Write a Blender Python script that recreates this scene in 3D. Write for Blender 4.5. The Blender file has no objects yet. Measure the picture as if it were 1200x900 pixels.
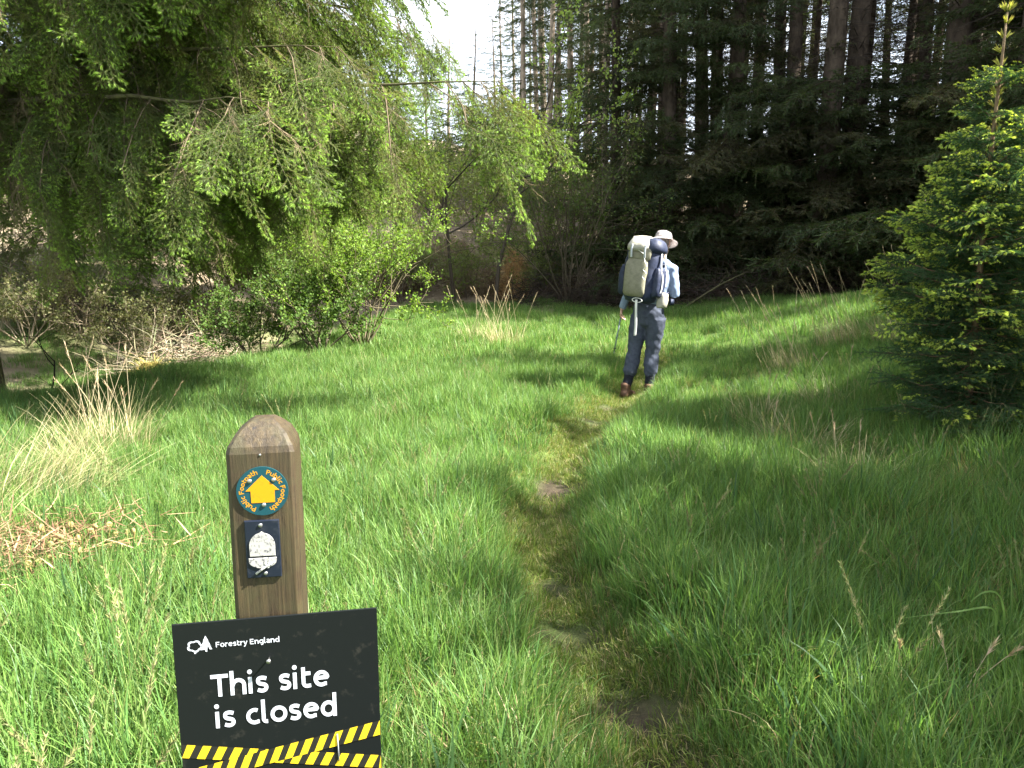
import bpy, bmesh, math, random
import numpy as np
from mathutils import Vector, Matrix, Euler, noise as mnoise

R = math.radians
rng = np.random.default_rng(11)
random.seed(5)
scene = bpy.context.scene
COL = scene.collection

# ------------------------------------------------------------------ camera
cam = bpy.data.cameras.new('camera')
cam.lens = 28.0
cam.sensor_width = 36.0
cam.clip_start = 0.05
cam.clip_end = 3000
camo = bpy.data.objects.new('camera', cam)
COL.objects.link(camo)
camo.location = (0, 0, 1.6)
camo.rotation_euler = (R(80), 0, 0)
scene.camera = camo

# ------------------------------------------------------------------ world and sun
SUN_EL = 47.0
SUN_AZ = 100.0            # clockwise from +Y (straight ahead); to the right and a little behind the viewer
world = bpy.data.worlds.new('World')
scene.world = world
world.use_nodes = True
wt = world.node_tree
wt.nodes.clear()
w_out = wt.nodes.new('ShaderNodeOutputWorld')
w_bg = wt.nodes.new('ShaderNodeBackground')
w_sky = wt.nodes.new('ShaderNodeTexSky')
w_sky.sky_type = 'NISHITA'
w_sky.sun_disc = False
w_sky.sun_elevation = R(SUN_EL)
w_sky.sun_rotation = R(SUN_AZ)
w_sky.air_density = 1.0
w_sky.dust_density = 1.6
w_sky.ozone_density = 1.0
# thin white cloud over the whole sky
w_tc = wt.nodes.new('ShaderNodeTexCoord')
w_mp = wt.nodes.new('ShaderNodeMapping')
w_mp.inputs['Scale'].default_value = (1.0, 1.0, 2.6)
w_no = wt.nodes.new('ShaderNodeTexNoise')
w_no.inputs['Scale'].default_value = 2.2
w_no.inputs['Detail'].default_value = 7
w_no.inputs['Roughness'].default_value = 0.6
w_rp = wt.nodes.new('ShaderNodeMapRange')
w_rp.inputs['From Min'].default_value = 0.36
w_rp.inputs['From Max'].default_value = 0.62
w_rp.inputs['To Min'].default_value = 0.25
w_rp.inputs['To Max'].default_value = 0.9
w_mx = wt.nodes.new('ShaderNodeMix')
w_mx.data_type = 'RGBA'
w_mx.inputs['B'].default_value = (8.0, 8.4, 9.2, 1)
wt.links.new(w_tc.outputs['Generated'], w_mp.inputs['Vector'])
wt.links.new(w_mp.outputs['Vector'], w_no.inputs['Vector'])
wt.links.new(w_no.outputs['Fac'], w_rp.inputs['Value'])
wt.links.new(w_rp.outputs['Result'], w_mx.inputs['Factor'])
wt.links.new(w_sky.outputs['Color'], w_mx.inputs['A'])
wt.links.new(w_mx.outputs['Result'], w_bg.inputs['Color'])
w_bg.inputs['Strength'].default_value = 0.053
wt.links.new(w_bg.outputs['Background'], w_out.inputs['Surface'])

sun = bpy.data.lights.new('sun', 'SUN')
sun.energy = 5.0
sun.angle = R(0.53)
sun.color = (1.0, 0.965, 0.90)
suno = bpy.data.objects.new('sun', sun)
COL.objects.link(suno)
SUN_DIR = Vector((math.cos(R(SUN_EL)) * math.sin(R(SUN_AZ)), math.cos(R(SUN_EL)) * math.cos(R(SUN_AZ)), math.sin(R(SUN_EL))))
suno.rotation_euler = SUN_DIR.to_track_quat('Z', 'Y').to_euler()
suno.location = (20, -5, 25)

scene.view_settings.view_transform = 'Standard'
scene.view_settings.look = 'None'
scene.view_settings.gamma = 1.0
scene.view_settings.exposure = 2.9
scene.render.engine = 'CYCLES'
scene.cycles.max_bounces = 7
scene.cycles.diffuse_bounces = 4
scene.cycles.glossy_bounces = 2
scene.cycles.transmission_bounces = 4
scene.cycles.transparent_max_bounces = 4
scene.cycles.use_denoising = True
scene.cycles.sample_clamp_indirect = 8


# ------------------------------------------------------------------ helpers
def tag(o, label=None, cat=None, group=None, kind=None):
    if label: o['label'] = label
    if cat: o['category'] = cat
    if group: o['group'] = group
    if kind: o['kind'] = kind
    return o


def empty(name, loc=(0, 0, 0), rz=0.0):
    o = bpy.data.objects.new(name, None)
    o.empty_display_size = 0.1
    o.location = loc
    o.rotation_euler = (0, 0, rz)
    COL.objects.link(o)
    return o


def nz(v):
    return v / np.maximum(np.linalg.norm(v, axis=-1, keepdims=True), 1e-9)


class Geo:
    """collects triangles and quads with a colour per vertex"""
    def __init__(s):
        s.v = []; s.c = []; s.t = []; s.q = []; s.n = 0

    def add(s, V, T=None, Q=None, C=(1, 1, 1)):
        V = np.asarray(V, float).reshape(-1, 3)
        C = np.asarray(C, float)
        if C.ndim == 1: C = np.tile(C[:3], (len(V), 1))
        s.v.append(V); s.c.append(C[:, :3])
        if T is not None and len(T): s.t.append(np.asarray(T, int).reshape(-1, 3) + s.n)
        if Q is not None and len(Q): s.q.append(np.asarray(Q, int).reshape(-1, 4) + s.n)
        s.n += len(V)

    def merge(s, g, M=None, tint=None):
        V = np.concatenate(g.v); C = np.concatenate(g.c)
        if M is not None: V = V @ np.asarray(M)[:3, :3].T + np.asarray(M)[:3, 3]
        if tint is not None: C = C * np.asarray(tint)
        s.add(V, np.concatenate(g.t) if g.t else None, np.concatenate(g.q) if g.q else None, C)

    def mesh(s, name, mat, smooth=False):
        me = bpy.data.meshes.new(name)
        if s.n:
            V = np.concatenate(s.v); C = np.concatenate(s.c)
            T = np.concatenate(s.t) if s.t else np.zeros((0, 3), int)
            Q = np.concatenate(s.q) if s.q else np.zeros((0, 4), int)
            me.vertices.add(len(V)); me.vertices.foreach_set('co', V.astype(np.float32).ravel())
            nl = T.size + Q.size
            me.loops.add(nl)
            me.loops.foreach_set('vertex_index', np.concatenate([T.ravel(), Q.ravel()]).astype(np.int32))
            st = np.concatenate([np.arange(len(T)) * 3, T.size + np.arange(len(Q)) * 4]).astype(np.int32)
            me.polygons.add(len(st)); me.polygons.foreach_set('loop_start', st)
            a = me.color_attributes.new('Col', 'FLOAT_COLOR', 'POINT')
            a.data.foreach_set('color', np.concatenate([C, np.ones((len(C), 1))], 1).astype(np.float32).ravel())
            if smooth: me.polygons.foreach_set('use_smooth', np.ones(len(st), bool))
            me.update(calc_edges=True)
        if mat: me.materials.append(mat)
        return me

    def build(s, name, mat, parent=None, smooth=False, kind=None):
        return link(name, s.mesh(name, mat, smooth), parent, kind)


def link(name, me, parent=None, kind=None):
    o = bpy.data.objects.new(name, me)
    COL.objects.link(o)
    if parent: o.parent = parent
    if kind: o['kind'] = kind
    return o


def copy_tree(o, parent=None):
    c = o.copy(); COL.objects.link(c)
    if parent: c.parent = parent
    for ch in list(o.children): copy_tree(ch, c)
    return c


def frames(D):
    """two unit vectors perpendicular to each direction"""
    D = nz(D)
    ref = np.where(np.abs(D[:, 2:3]) < 0.9, np.array([[0, 0, 1.]]), np.array([[1., 0, 0]]))
    A = nz(np.cross(D, ref)); B = np.cross(D, A)
    return A, B


def prisms(g, P0, P1, r0, r1, col, n=3):
    """n-sided tapering sticks from P0 to P1"""
    P0 = np.asarray(P0, float); P1 = np.asarray(P1, float); m = len(P0)
    if m == 0: return
    r0 = np.broadcast_to(np.asarray(r0, float), (m,)); r1 = np.broadcast_to(np.asarray(r1, float), (m,))
    A, B = frames(P1 - P0)
    V = np.zeros((m, 2 * n, 3))
    for k in range(n):
        a = 2 * math.pi * k / n
        o = A * math.cos(a) + B * math.sin(a)
        V[:, k] = P0 + o * r0[:, None]; V[:, n + k] = P1 + o * r1[:, None]
    Q = np.array([[k, (k + 1) % n, n + (k + 1) % n, n + k] for k in range(n)])
    Q = (Q[None] + (np.arange(m) * 2 * n)[:, None, None]).reshape(-1, 4)
    C = np.asarray(col, float)
    if C.ndim == 2: C = np.repeat(C, 2 * n, 0)
    g.add(V.reshape(-1, 3), Q=Q, C=C)


def tube(g, pts, rad, col, n=8, cap=True):
    pts = np.asarray(pts, float); m = len(pts)
    rad = np.broadcast_to(np.asarray(rad, float), (m,))
    D = np.gradient(pts, axis=0); D = nz(D)
    A = np.zeros_like(D); B = np.zeros_like(D)
    a = np.cross(D[0], [0, 0, 1.]) if abs(D[0][2]) < .9 else np.cross(D[0], [1., 0, 0])
    for i in range(m):
        a = a - D[i] * (a @ D[i]); a = a / np.linalg.norm(a)
        A[i] = a; B[i] = np.cross(D[i], a)
    V = []
    for k in range(n):
        t = 2 * math.pi * k / n
        V.append(pts + (A * math.cos(t) + B * math.sin(t)) * rad[:, None])
    V = np.stack(V, 1).reshape(-1, 3)
    Q = [[i * n + k, i * n + (k + 1) % n, (i + 1) * n + (k + 1) % n, (i + 1) * n + k] for i in range(m - 1) for k in range(n)]
    T = []
    if cap:
        T = [[0, k + 1, k] for k in range(1, n - 1)] + [[(m - 1) * n, (m - 1) * n + k, (m - 1) * n + k + 1] for k in range(1, n - 1)]
    g.add(V, T=T, Q=Q, C=col)


def needles(g, P, D, L, W, col, spread, r):
    """slim triangles leaving each point P round its twig direction D"""
    m = len(P)
    A, B = frames(D)
    a = r.random(m) * 2 * math.pi
    s = spread * (0.6 + 0.5 * r.random(m))
    d = nz(D * np.cos(s)[:, None] + (A * np.cos(a)[:, None] + B * np.sin(a)[:, None]) * np.sin(s)[:, None])
    b = nz(np.cross(d, nz(r.normal(size=(m, 3))))) * (np.broadcast_to(W, (m,)) * 0.5)[:, None]
    l = (np.broadcast_to(L, (m,)) * (0.7 + 0.6 * r.random(m)))[:, None]
    V = np.stack([P - b, P + b, P + d * l], 1).reshape(-1, 3)
    C = np.asarray(col, float)
    if C.ndim == 2: C = np.repeat(C, 3, 0)
    g.add(V, T=np.arange(3 * m).reshape(-1, 3), C=C)


def along(P0, P1, dens, r):
    """random points along many sticks, dens per metre; gives point, direction, stick number, share along"""
    L = np.linalg.norm(P1 - P0, axis=1)
    k = np.maximum(1, (L * dens).astype(int))
    i = np.repeat(np.arange(len(P0)), k)
    u = r.random(len(i))
    return P0[i] + (P1 - P0)[i] * u[:, None], nz(P1 - P0)[i], i, u


def jitter(col, m, r, amt=0.25):
    c = np.tile(np.asarray(col, float), (m, 1))
    return c * (1 + amt * (r.random((m, 1)) * 2 - 1)) * (1 + 0.08 * r.normal(size=(m, 3)))


def smooth(a, b, x):
    t = np.clip((x - a) / (b - a), 0, 1)
    return t * t * (3 - 2 * t)


# ------------------------------------------------------------------ materials
def new_mat(name):
    m = bpy.data.materials.new(name); m.use_nodes = True
    nt = m.node_tree
    return m, nt, nt.nodes['Principled BSDF'], nt.nodes['Material Output']


def foliage(name, transl=0.35, rough=0.5, spec=0.3, var=0.35, tcol=(1.25, 1.2, 0.6), sheen=0.0):
    """reads the colour each leaf carries, varied a little from copy to copy, thin enough to let light through"""
    m, nt, p, out = new_mat(name)
    at = nt.nodes.new('ShaderNodeAttribute'); at.attribute_name = 'Col'
    oi = nt.nodes.new('ShaderNodeObjectInfo')
    mr = nt.nodes.new('ShaderNodeMapRange'); mr.inputs['To Min'].default_value = 1 - var; mr.inputs['To Max'].default_value = 1 + var
    nt.links.new(oi.outputs['Random'], mr.inputs['Value'])
    mu = nt.nodes.new('ShaderNodeMix'); mu.data_type = 'RGBA'; mu.blend_type = 'MULTIPLY'; mu.inputs['Factor'].default_value = 1
    nt.links.new(at.outputs['Color'], mu.inputs['A']); nt.links.new(mr.outputs['Result'], mu.inputs['B'])
    p.inputs['Roughness'].default_value = rough
    p.inputs['Specular IOR Level'].default_value = spec
    nt.links.new(mu.outputs['Result'], p.inputs['Base Color'])
    tr = nt.nodes.new('ShaderNodeBsdfTranslucent')
    tm = nt.nodes.new('ShaderNodeMix'); tm.data_type = 'RGBA'; tm.blend_type = 'MULTIPLY'; tm.inputs['Factor'].default_value = 1
    tm.inputs['B'].default_value = (*tcol, 1)
    nt.links.new(mu.outputs['Result'], tm.inputs['A']); nt.links.new(tm.outputs['Result'], tr.inputs['Color'])
    mx = nt.nodes.new('ShaderNodeMixShader'); mx.inputs['Fac'].default_value = transl
    nt.links.new(p.outputs['BSDF'], mx.inputs[1]); nt.links.new(tr.outputs['BSDF'], mx.inputs[2])
    nt.links.new(mx.outputs['Shader'], out.inputs['Surface'])
    return m


def grain(name, c1, c2, scale=8.0, rough=0.8, bump=0.3, stretch=(1, 1, 1), detail=6, spec=0.3, c3=None, dist=0.02, metal=0.0, attr=False):
    """two-tone noise with bump"""
    m, nt, p, out = new_mat(name)
    tc = nt.nodes.new('ShaderNodeTexCoord'); mp = nt.nodes.new('ShaderNodeMapping')
    mp.inputs['Scale'].default_value = stretch
    no = nt.nodes.new('ShaderNodeTexNoise'); no.inputs['Scale'].default_value = scale; no.inputs['Detail'].default_value = detail
    no.inputs['Roughness'].default_value = 0.65
    cr = nt.nodes.new('ShaderNodeValToRGB')
    cr.color_ramp.elements[0].position = 0.32; cr.color_ramp.elements[1].position = 0.68
    cr.color_ramp.elements[0].color = (*c1, 1); cr.color_ramp.elements[1].color = (*c2, 1)
    if c3:
        e = cr.color_ramp.elements.new(0.82); e.color = (*c3, 1)
    nt.links.new(tc.outputs['Object'], mp.inputs['Vector']); nt.links.new(mp.outputs['Vector'], no.inputs['Vector'])
    nt.links.new(no.outputs['Fac'], cr.inputs['Fac'])
    nt.links.new(cr.outputs['Color'], p.inputs['Base Color'])
    if attr:
        at = nt.nodes.new('ShaderNodeAttribute'); at.attribute_name = 'Col'
        mu = nt.nodes.new('ShaderNodeMix'); mu.data_type = 'RGBA'; mu.blend_type = 'MULTIPLY'; mu.inputs['Factor'].default_value = 1
        nt.links.new(cr.outputs['Color'], mu.inputs['A']); nt.links.new(at.outputs['Color'], mu.inputs['B'])
        nt.links.new(mu.outputs['Result'], p.inputs['Base Color'])
    p.inputs['Roughness'].default_value = rough
    p.inputs['Specular IOR Level'].default_value = spec
    p.inputs['Metallic'].default_value = metal
    if bump:
        bp = nt.nodes.new('ShaderNodeBump'); bp.inputs['Strength'].default_value = bump; bp.inputs['Distance'].default_value = dist
        nt.links.new(no.outputs['Fac'], bp.inputs['Height']); nt.links.new(bp.outputs['Normal'], p.inputs['Normal'])
    return m


MAT = {}
MAT['grass'] = foliage('grass_blades', 0.46, 0.46, 0.22, 0.22, (1.15, 1.2, .75))
MAT['dry'] = foliage('dry_grass', 0.25, 0.6, 0.2, 0.15, (1.1, 1.0, .8))
MAT['spruce'] = foliage('spruce_needles', 0.44, 0.5, 0.25, 0.3)
MAT['leaf'] = foliage('soft_leaves', 0.45, 0.5, 0.12, 0.2)
MAT['straw'] = foliage('dead_bracken', 0.2, 0.7, 0.15, 0.15, (1.1, 1, .8))
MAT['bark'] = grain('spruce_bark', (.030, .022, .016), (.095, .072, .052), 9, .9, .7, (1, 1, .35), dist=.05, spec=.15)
MAT['palebark'] = grain('pale_bark', (.15, .115, .085), (.36, .295, .22), 9, .9, .6, (1, 1, .3), dist=.04, spec=.15)  # pale trunk bark, lightened further to suggest sun on the slim trunks
MAT['mossbark'] = grain('mossy_bark', (.045, .038, .025), (.12, .115, .05), 14, .9, .6, (1, 1, 1), dist=.02, spec=.15)
MAT['twig'] = foliage('bare_twigs', 0.0, 0.85, 0.1, 0.25)

# ------------------------------------------------------------------ terrain
PATH = np.array([(.56, -3), (.56, 1.2), (.50, 2.2), (.42, 2.75), (.28, 3.3), (.18, 3.9), (.20, 4.6), (.30, 5.4), (.52, 6.4), (.82, 7.4),
                 (1.35, 8.7), (1.8, 10.5), (2.0, 13), (1.6, 16), (.4, 20), (-1, 24)])


def path_dist(x, y):
    x = np.asarray(x, float); y = np.asarray(y, float)
    d = np.full(x.shape, 1e9)
    for a, b in zip(PATH[:-1], PATH[1:]):
        ab = b - a
        t = np.clip(((x - a[0]) * ab[0] + (y - a[1]) * ab[1]) / (ab @ ab), 0, 1)
        d = np.minimum(d, np.hypot(x - a[0] - t * ab[0], y - a[1] - t * ab[1]))
    return d


def wob(x, y, f=1.0, ph=0.0):
    return (np.sin(x * 1.3 * f + ph) * np.cos(y * 1.1 * f + 1.7 * ph) + .6 * np.sin(x * 2.9 * f + y * 2.3 * f + ph * 2.1) + .35 * np.cos(x * 5.3 * f - y * 4.7 * f + ph)) / 1.95


def left_off(x, y):
    """metres to the left of the meadow's left edge"""
    ex = np.interp(y, [-5, 4, 6.5, 8.1, 11, 14.5, 19, 24, 40], [-9, -7.6, -6.3, -5.2, -3.9, -3.0, -2.6, -3.0, -6.0])
    return ex - x


def gz(x, y):
    x = np.asarray(x, float); y = np.asarray(y, float)
    z = 0.05 * wob(x, y, .8) + 0.025 * wob(x, y, 2.3, 1.1)
    z = z + 0.74 * smooth(2.0, 6.0, x - 0.04 * y) * smooth(0, 6, y) * (1 - .5 * smooth(12, 18, y))
    s = left_off(x, y)
    z = z - 0.6 * smooth(-.3, 1.4, s) * smooth(3, 6, y)
    z = z + 2.6 * smooth(17, 27, y) * smooth(0, 6, s) + 1.2 * smooth(3, 9, s) * smooth(10, 17, y)
    w = path_dist(x, y)
    z = z - 0.11 * np.exp(-(w / .27) ** 2) + .05 * np.exp(-((w - .5) / .25) ** 2)
    z = z + 1.5 * smooth(22.5, 28, y) * (1 - smooth(1, 6, x)) + .5 * smooth(20, 30, y)
    z = z + 6.5 * smooth(28, 62, y) + 14 * smooth(60, 220, y) + .3 * wob(x, y, .25, .4) * smooth(22, 34, y)
    return z


def g1(x, y):
    return float(gz(np.array([x]), np.array([y]))[0])


def make_ground():
    ys = np.concatenate([np.arange(-14, 1, .5), np.arange(1, 11, .11), np.arange(11, 30, .3), np.arange(30, 70, 1.2), np.geomspace(70, 900, 40)])
    xs_in = np.concatenate([-np.geomspace(900, 26, 40), np.arange(-26, -7, .45), np.arange(-7, 7, .11), np.arange(7, 26, .45), np.geomspace(26, 900, 40)])
    X, Y = np.meshgrid(xs_in, ys)
    Z = gz(X, Y)
    V = np.stack([X, Y, Z], -1).reshape(-1, 3)
    ny, nx = X.shape
    i = np.arange(ny - 1)[:, None] * nx + np.arange(nx - 1)[None]
    Q = np.stack([i, i + 1, i + nx + 1, i + nx], -1).reshape(-1, 4)
    x = X.ravel(); y = Y.ravel()
    w = path_dist(x, y)
    # R bare earth, G grassy turf, B brown litter and bracken
    earth = np.exp(-(w / .24) ** 2) * (0.25 + .75 * smooth(.0, .5, wob(x, y, 2.0, .3))) * (1 - smooth(9, 12, y))
    for (px, py, pr) in DIRT:
        earth = np.maximum(earth, np.exp(-(((x - px + .05 * wob(x, y, 7, 1)) / pr) ** 2 + ((y - py + .06 * wob(x, y, 8, 2)) / (pr * 1.15)) ** 2) ** 1.2) * (.3 + .7 * smooth(-.5, .25, wob(x, y, 5.5, 1.3))))
    s = left_off(x, y)
    litter = np.maximum(smooth(.3, 2.0, s) * smooth(5, 9, y) * (.45 + .55 * smooth(-.3, .4, wob(x, y, .9, 2))), smooth(18.0, 21, y + .7 * wob(x, y, .7)))
    litter = np.maximum(litter, smooth(17.0, 18.6, y - .15 * (x - 4)) * smooth(2, 5, x))
    litter = np.maximum(litter, smooth(11, 14, x))
    g = Geo(); g.add(V, Q=Q, C=np.stack([earth, 1 - earth, litter], 1))
    m, nt, p, out = new_mat('meadow_soil')
    at = nt.nodes.new('ShaderNodeAttribute'); at.attribute_name = 'Col'
    sp = nt.nodes.new('ShaderNodeSeparateColor'); nt.links.new(at.outputs['Color'], sp.inputs['Color'])
    tc = nt.nodes.new('ShaderNodeTexCoord')

    def ramp(scale, cols, detail=8):
        no = nt.nodes.new('ShaderNodeTexNoise'); no.inputs['Scale'].default_value = scale; no.inputs['Detail'].default_value = detail
        no.inputs['Roughness'].default_value = .7
        nt.links.new(tc.outputs['Object'], no.inputs['Vector'])
        cr = nt.nodes.new('ShaderNodeValToRGB')
        for k, (pos, c) in enumerate(cols):
            e = cr.color_ramp.elements[k] if k < 2 else cr.color_ramp.elements.new(pos)
            e.position = pos; e.color = (*c, 1)
        nt.links.new(no.outputs['Fac'], cr.inputs['Fac'])
        return cr, no
    turf, n1 = ramp(6, [(.3, (.035, .06, .012)), (.7, (.085, .13, .025)), (.85, (.13, .12, .05))])
    soil, n2 = ramp(14, [(.3, (.018, .012, .008)), (.65, (.06, .042, .028)), (.8, (.12, .085, .05))])
    lit, n3 = ramp(1.3, [(.3, (.085, .064, .040)), (.6, (.21, .165, .105)), (.75, (.12, .125, .055))])  # litter tones paled to imitate sun on the shaded far slope
    a = nt.nodes.new('ShaderNodeMix'); a.data_type = 'RGBA'
    b = nt.nodes.new('ShaderNodeMix'); b.data_type = 'RGBA'
    nt.links.new(sp.outputs['Blue'], a.inputs['Factor']); nt.links.new(turf.outputs['Color'], a.inputs['A']); nt.links.new(lit.outputs['Color'], a.inputs['B'])
    nt.links.new(sp.outputs['Red'], b.inputs['Factor']); nt.links.new(a.outputs['Result'], b.inputs['A']); nt.links.new(soil.outputs['Color'], b.inputs['B'])
    nt.links.new(b.outputs['Result'], p.inputs['Base Color'])
    p.inputs['Roughness'].default_value = .9
    p.inputs['Specular IOR Level'].default_value = .2
    bp = nt.nodes.new('ShaderNodeBump'); bp.inputs['Strength'].default_value = .8; bp.inputs['Distance'].default_value = .04
    nt.links.new(n2.outputs['Fac'], bp.inputs['Height']); nt.links.new(bp.outputs['Normal'], p.inputs['Normal'])
    o = g.build('meadow_ground', m, None, True, 'structure')
    return o


DIRT = [(.30, 5.37, .26), (.26, 3.25, .17), (.45, 2.70, .17), (.52, 2.25, .16), (.20, 3.7, .12), (.75, 7.3, .18), (1.0, 8.0, .14)]
make_ground()
SHADERS = [(5.7, 3.8, .335), (5.2, 2.4, .325), (5.7, .8, .36), (4.6, -.5, .32), (8.0, 5.6, .42), (9.5, 8.8, .56), (10.6, 12.6, .42), (7.6, 2.6, .42), (7.4, .6, .42)]


# ------------------------------------------------------------------ scattering
def scatter(name, P, E, S, idx, sources, parent=None, kind='stuff'):
    """one object that sets copies of the source meshes on its own points (geometry nodes)"""
    P = np.asarray(P, float)
    me = bpy.data.meshes.new(name)
    me.vertices.add(len(P)); me.vertices.foreach_set('co', P.astype(np.float32).ravel())
    a = me.attributes.new('turn', 'FLOAT_VECTOR', 'POINT'); a.data.foreach_set('vector', np.asarray(E, np.float32).ravel())
    a = me.attributes.new('size', 'FLOAT', 'POINT'); a.data.foreach_set('value', np.asarray(S, np.float32).ravel())
    a = me.attributes.new('sort', 'INT', 'POINT'); a.data.foreach_set('value', np.asarray(idx, np.int32).ravel())
    o = link(name, me, parent, kind)
    ng = bpy.data.node_groups.new(name + '_nodes', 'GeometryNodeTree')
    ng.interface.new_socket('Geometry', in_out='INPUT', socket_type='NodeSocketGeometry')
    ng.interface.new_socket('Geometry', in_out='OUTPUT', socket_type='NodeSocketGeometry')
    N = ng.nodes.new; Lk = ng.links.new
    gi = N('NodeGroupInput'); go = N('NodeGroupOutput'); jn = N('GeometryNodeJoinGeometry')
    def named(n, t):
        x = N('GeometryNodeInputNamedAttribute'); x.data_type = t; x.inputs['Name'].default_value = n; return x.outputs['Attribute']
    rot = N('FunctionNodeEulerToRotation'); Lk(named('turn', 'FLOAT_VECTOR'), rot.inputs['Euler'])
    sz = named('size', 'FLOAT'); so = named('sort', 'INT')
    for k, src in enumerate(sources):
        oi = N('GeometryNodeObjectInfo'); oi.inputs['Object'].default_value = src
        ip = N('GeometryNodeInstanceOnPoints')
        cp = N('FunctionNodeCompare'); cp.data_type = 'INT'; cp.operation = 'EQUAL'
        Lk(so, cp.inputs[2]); cp.inputs[3].default_value = k
        Lk(gi.outputs['Geometry'], ip.inputs['Points']); Lk(cp.outputs['Result'], ip.inputs['Selection'])
        Lk(oi.outputs['Geometry'], ip.inputs['Instance']); Lk(rot.outputs['Rotation'], ip.inputs['Rotation']); Lk(sz, ip.inputs['Scale'])
        Lk(ip.outputs['Instances'], jn.inputs['Geometry'])
    Lk(jn.outputs['Geometry'], go.inputs['Geometry'])
    md = o.modifiers.new('scatter', 'NODES'); md.node_group = ng
    return o


def source(name, g, mat, sm=False):
    return bpy.data.objects.new(name, g.mesh(name, mat, sm))


def blade_strip(g, base, az, h, w, lean, curl, col_b, col_t, seg=4, r=rng):
    """many curved tapering blades at once"""
    m = len(base)
    t = np.linspace(0, 1, seg + 1)
    dirx = np.stack([np.cos(az), np.sin(az), np.zeros(m)], 1)
    side = np.stack([-np.sin(az), np.cos(az), np.zeros(m)], 1)
    tw = r.normal(size=m) * .7
    side = side * np.cos(tw)[:, None] + dirx * np.sin(tw)[:, None]
    V = np.zeros((m, seg + 1, 2, 3)); C = np.zeros((m, seg + 1, 2, 3))
    ang0 = lean; pos = base.copy(); L = h / seg
    for i in range(seg + 1):
        wi = w * (1 - t[i] ** 1.6) * (.75 + .5 * min(1, t[i] * 3)) + .0004
        V[:, i, 0] = pos - side * (wi / 2)[:, None]; V[:, i, 1] = pos + side * (wi / 2)[:, None]
        C[:, i, :] = (col_b * (1 - t[i]) + col_t * t[i])[:, None]
        a = ang0 + curl * t[i] ** 1.3
        pos = pos + dirx * (np.sin(a) * L)[:, None] + np.array([0, 0, 1.]) * (np.cos(a) * L)[:, None]
    Q = []
    for i in range(seg):
        Q.append([2 * i, 2 * i + 1, 2 * i + 3, 2 * i + 2])
    Q = (np.array(Q)[None] + (np.arange(m) * (seg + 1) * 2)[:, None, None]).reshape(-1, 4)
    g.add(V.reshape(-1, 3), Q=Q, C=C.reshape(-1, 3))


def grass_clump(name, n, rad, h, w, cols, seed, lean=.25, curl=.9, seg=4, dead=.05, mat=None, bias=None):
    r = np.random.default_rng(seed); g = Geo()
    a = r.random(n) * 2 * math.pi; q = rad * np.sqrt(r.random(n))
    base = np.stack([q * np.cos(a), q * np.sin(a), np.full(n, -.01)], 1)
    az = a + r.normal(size=n) * .9
    if bias is not None: az = np.where(r.random(n) < .6, bias + r.normal(size=n) * .6, az)
    hh = h * (.45 + .75 * r.random(n)) * (1 - .35 * (q / rad) ** 2)
    ci = r.integers(0, len(cols), n)
    cb = np.array(cols)[ci] * (1 + .25 * (r.random((n, 1)) * 2 - 1))
    ct = cb * np.array([1.25, 1.12, 1.05])
    dm = r.random(n) < dead
    cb[dm] = (.24, .19, .09); ct[dm] = (.34, .28, .15)
    blade_strip(g, base, az, hh, w * (.6 + .8 * r.random(n)), lean * r.random(n) * 1.4, curl * (r.random(n) ** 1.5) * 1.5, cb, ct, seg, r)
    return source(name, g, mat or MAT['grass'])


GC = [(.075, .156, .034), (.092, .180, .042), (.110, .197, .050), (.064, .141, .040), (.134, .207, .062)]
GOLD = [(.12, .165, .04), (.15, .17, .05), (.10, .15, .035), (.20, .17, .08), (.24, .19, .10)]
GBLUE = [(.055, .125, .045), (.065, .14, .05)]
near_src = [grass_clump('grass_tuft', 46, .12, .34, .0056, GC, s, .3, 1.0, 5) for s in range(4)] + \
           [grass_clump('grass_tuft', 46, .12, .27, .0050, GC, 50 + s, .45, 1.3, 5, .08) for s in range(2)] + \
           [grass_clump('thatch_tuft', 44, .13, .24, .0042, GOLD, 60 + s, .6, 1.3, 5, .25) for s in range(2)] + \
           [grass_clump('broad_tuft', 12, .08, .36, .0125, GBLUE, 70 + s, .4, 1.5, 6, .0) for s in range(2)]
def seed_tuft(seed):
    r = np.random.default_rng(seed); g = Geo()
    for k in range(5):
        a = r.random() * 6.28; le = .1 + .3 * r.random(); h = .38 + .16 * r.random(); t = np.linspace(0, 1, 5)
        x = h * math.sin(le) * t + .05 * t ** 3; z = h * math.cos(le) * t
        p = np.stack([x * math.cos(a) + r.normal() * .04, x * math.sin(a) + r.normal() * .04, z], 1)
        prisms(g, p[:-1], p[1:], .0013, .0009, (.13, .17, .05), 3)
        u = .74 + .26 * r.random(60)
        e = np.stack([np.interp(u, t, p[:, i]) for i in range(3)], 1)
        needles(g, e, np.tile(nz((p[-1] - p[-2])[None]), (60, 1)), .018, .0032, jitter((.19, .19, .08), 60, r, .3), .7, r)
    return source('seed_tuft', g, MAT['dry'])


near_src += [seed_tuft(90), seed_tuft(91)]
far_src = [grass_clump('grass_tuft', 60, .24, .26, .0075, GC, 20 + s, .3, .9, 3) for s in range(3)]
short_src = [grass_clump('turf_tuft', 44, .09, .07, .0034, [(.10, .15, .03), (.13, .16, .045), (.08, .13, .025)], 30 + s, .7, 1.2, 3, .16) for s in range(3)]


def in_view(x, y, m=.8):
    return np.abs(x) < .66 * y + m


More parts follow.
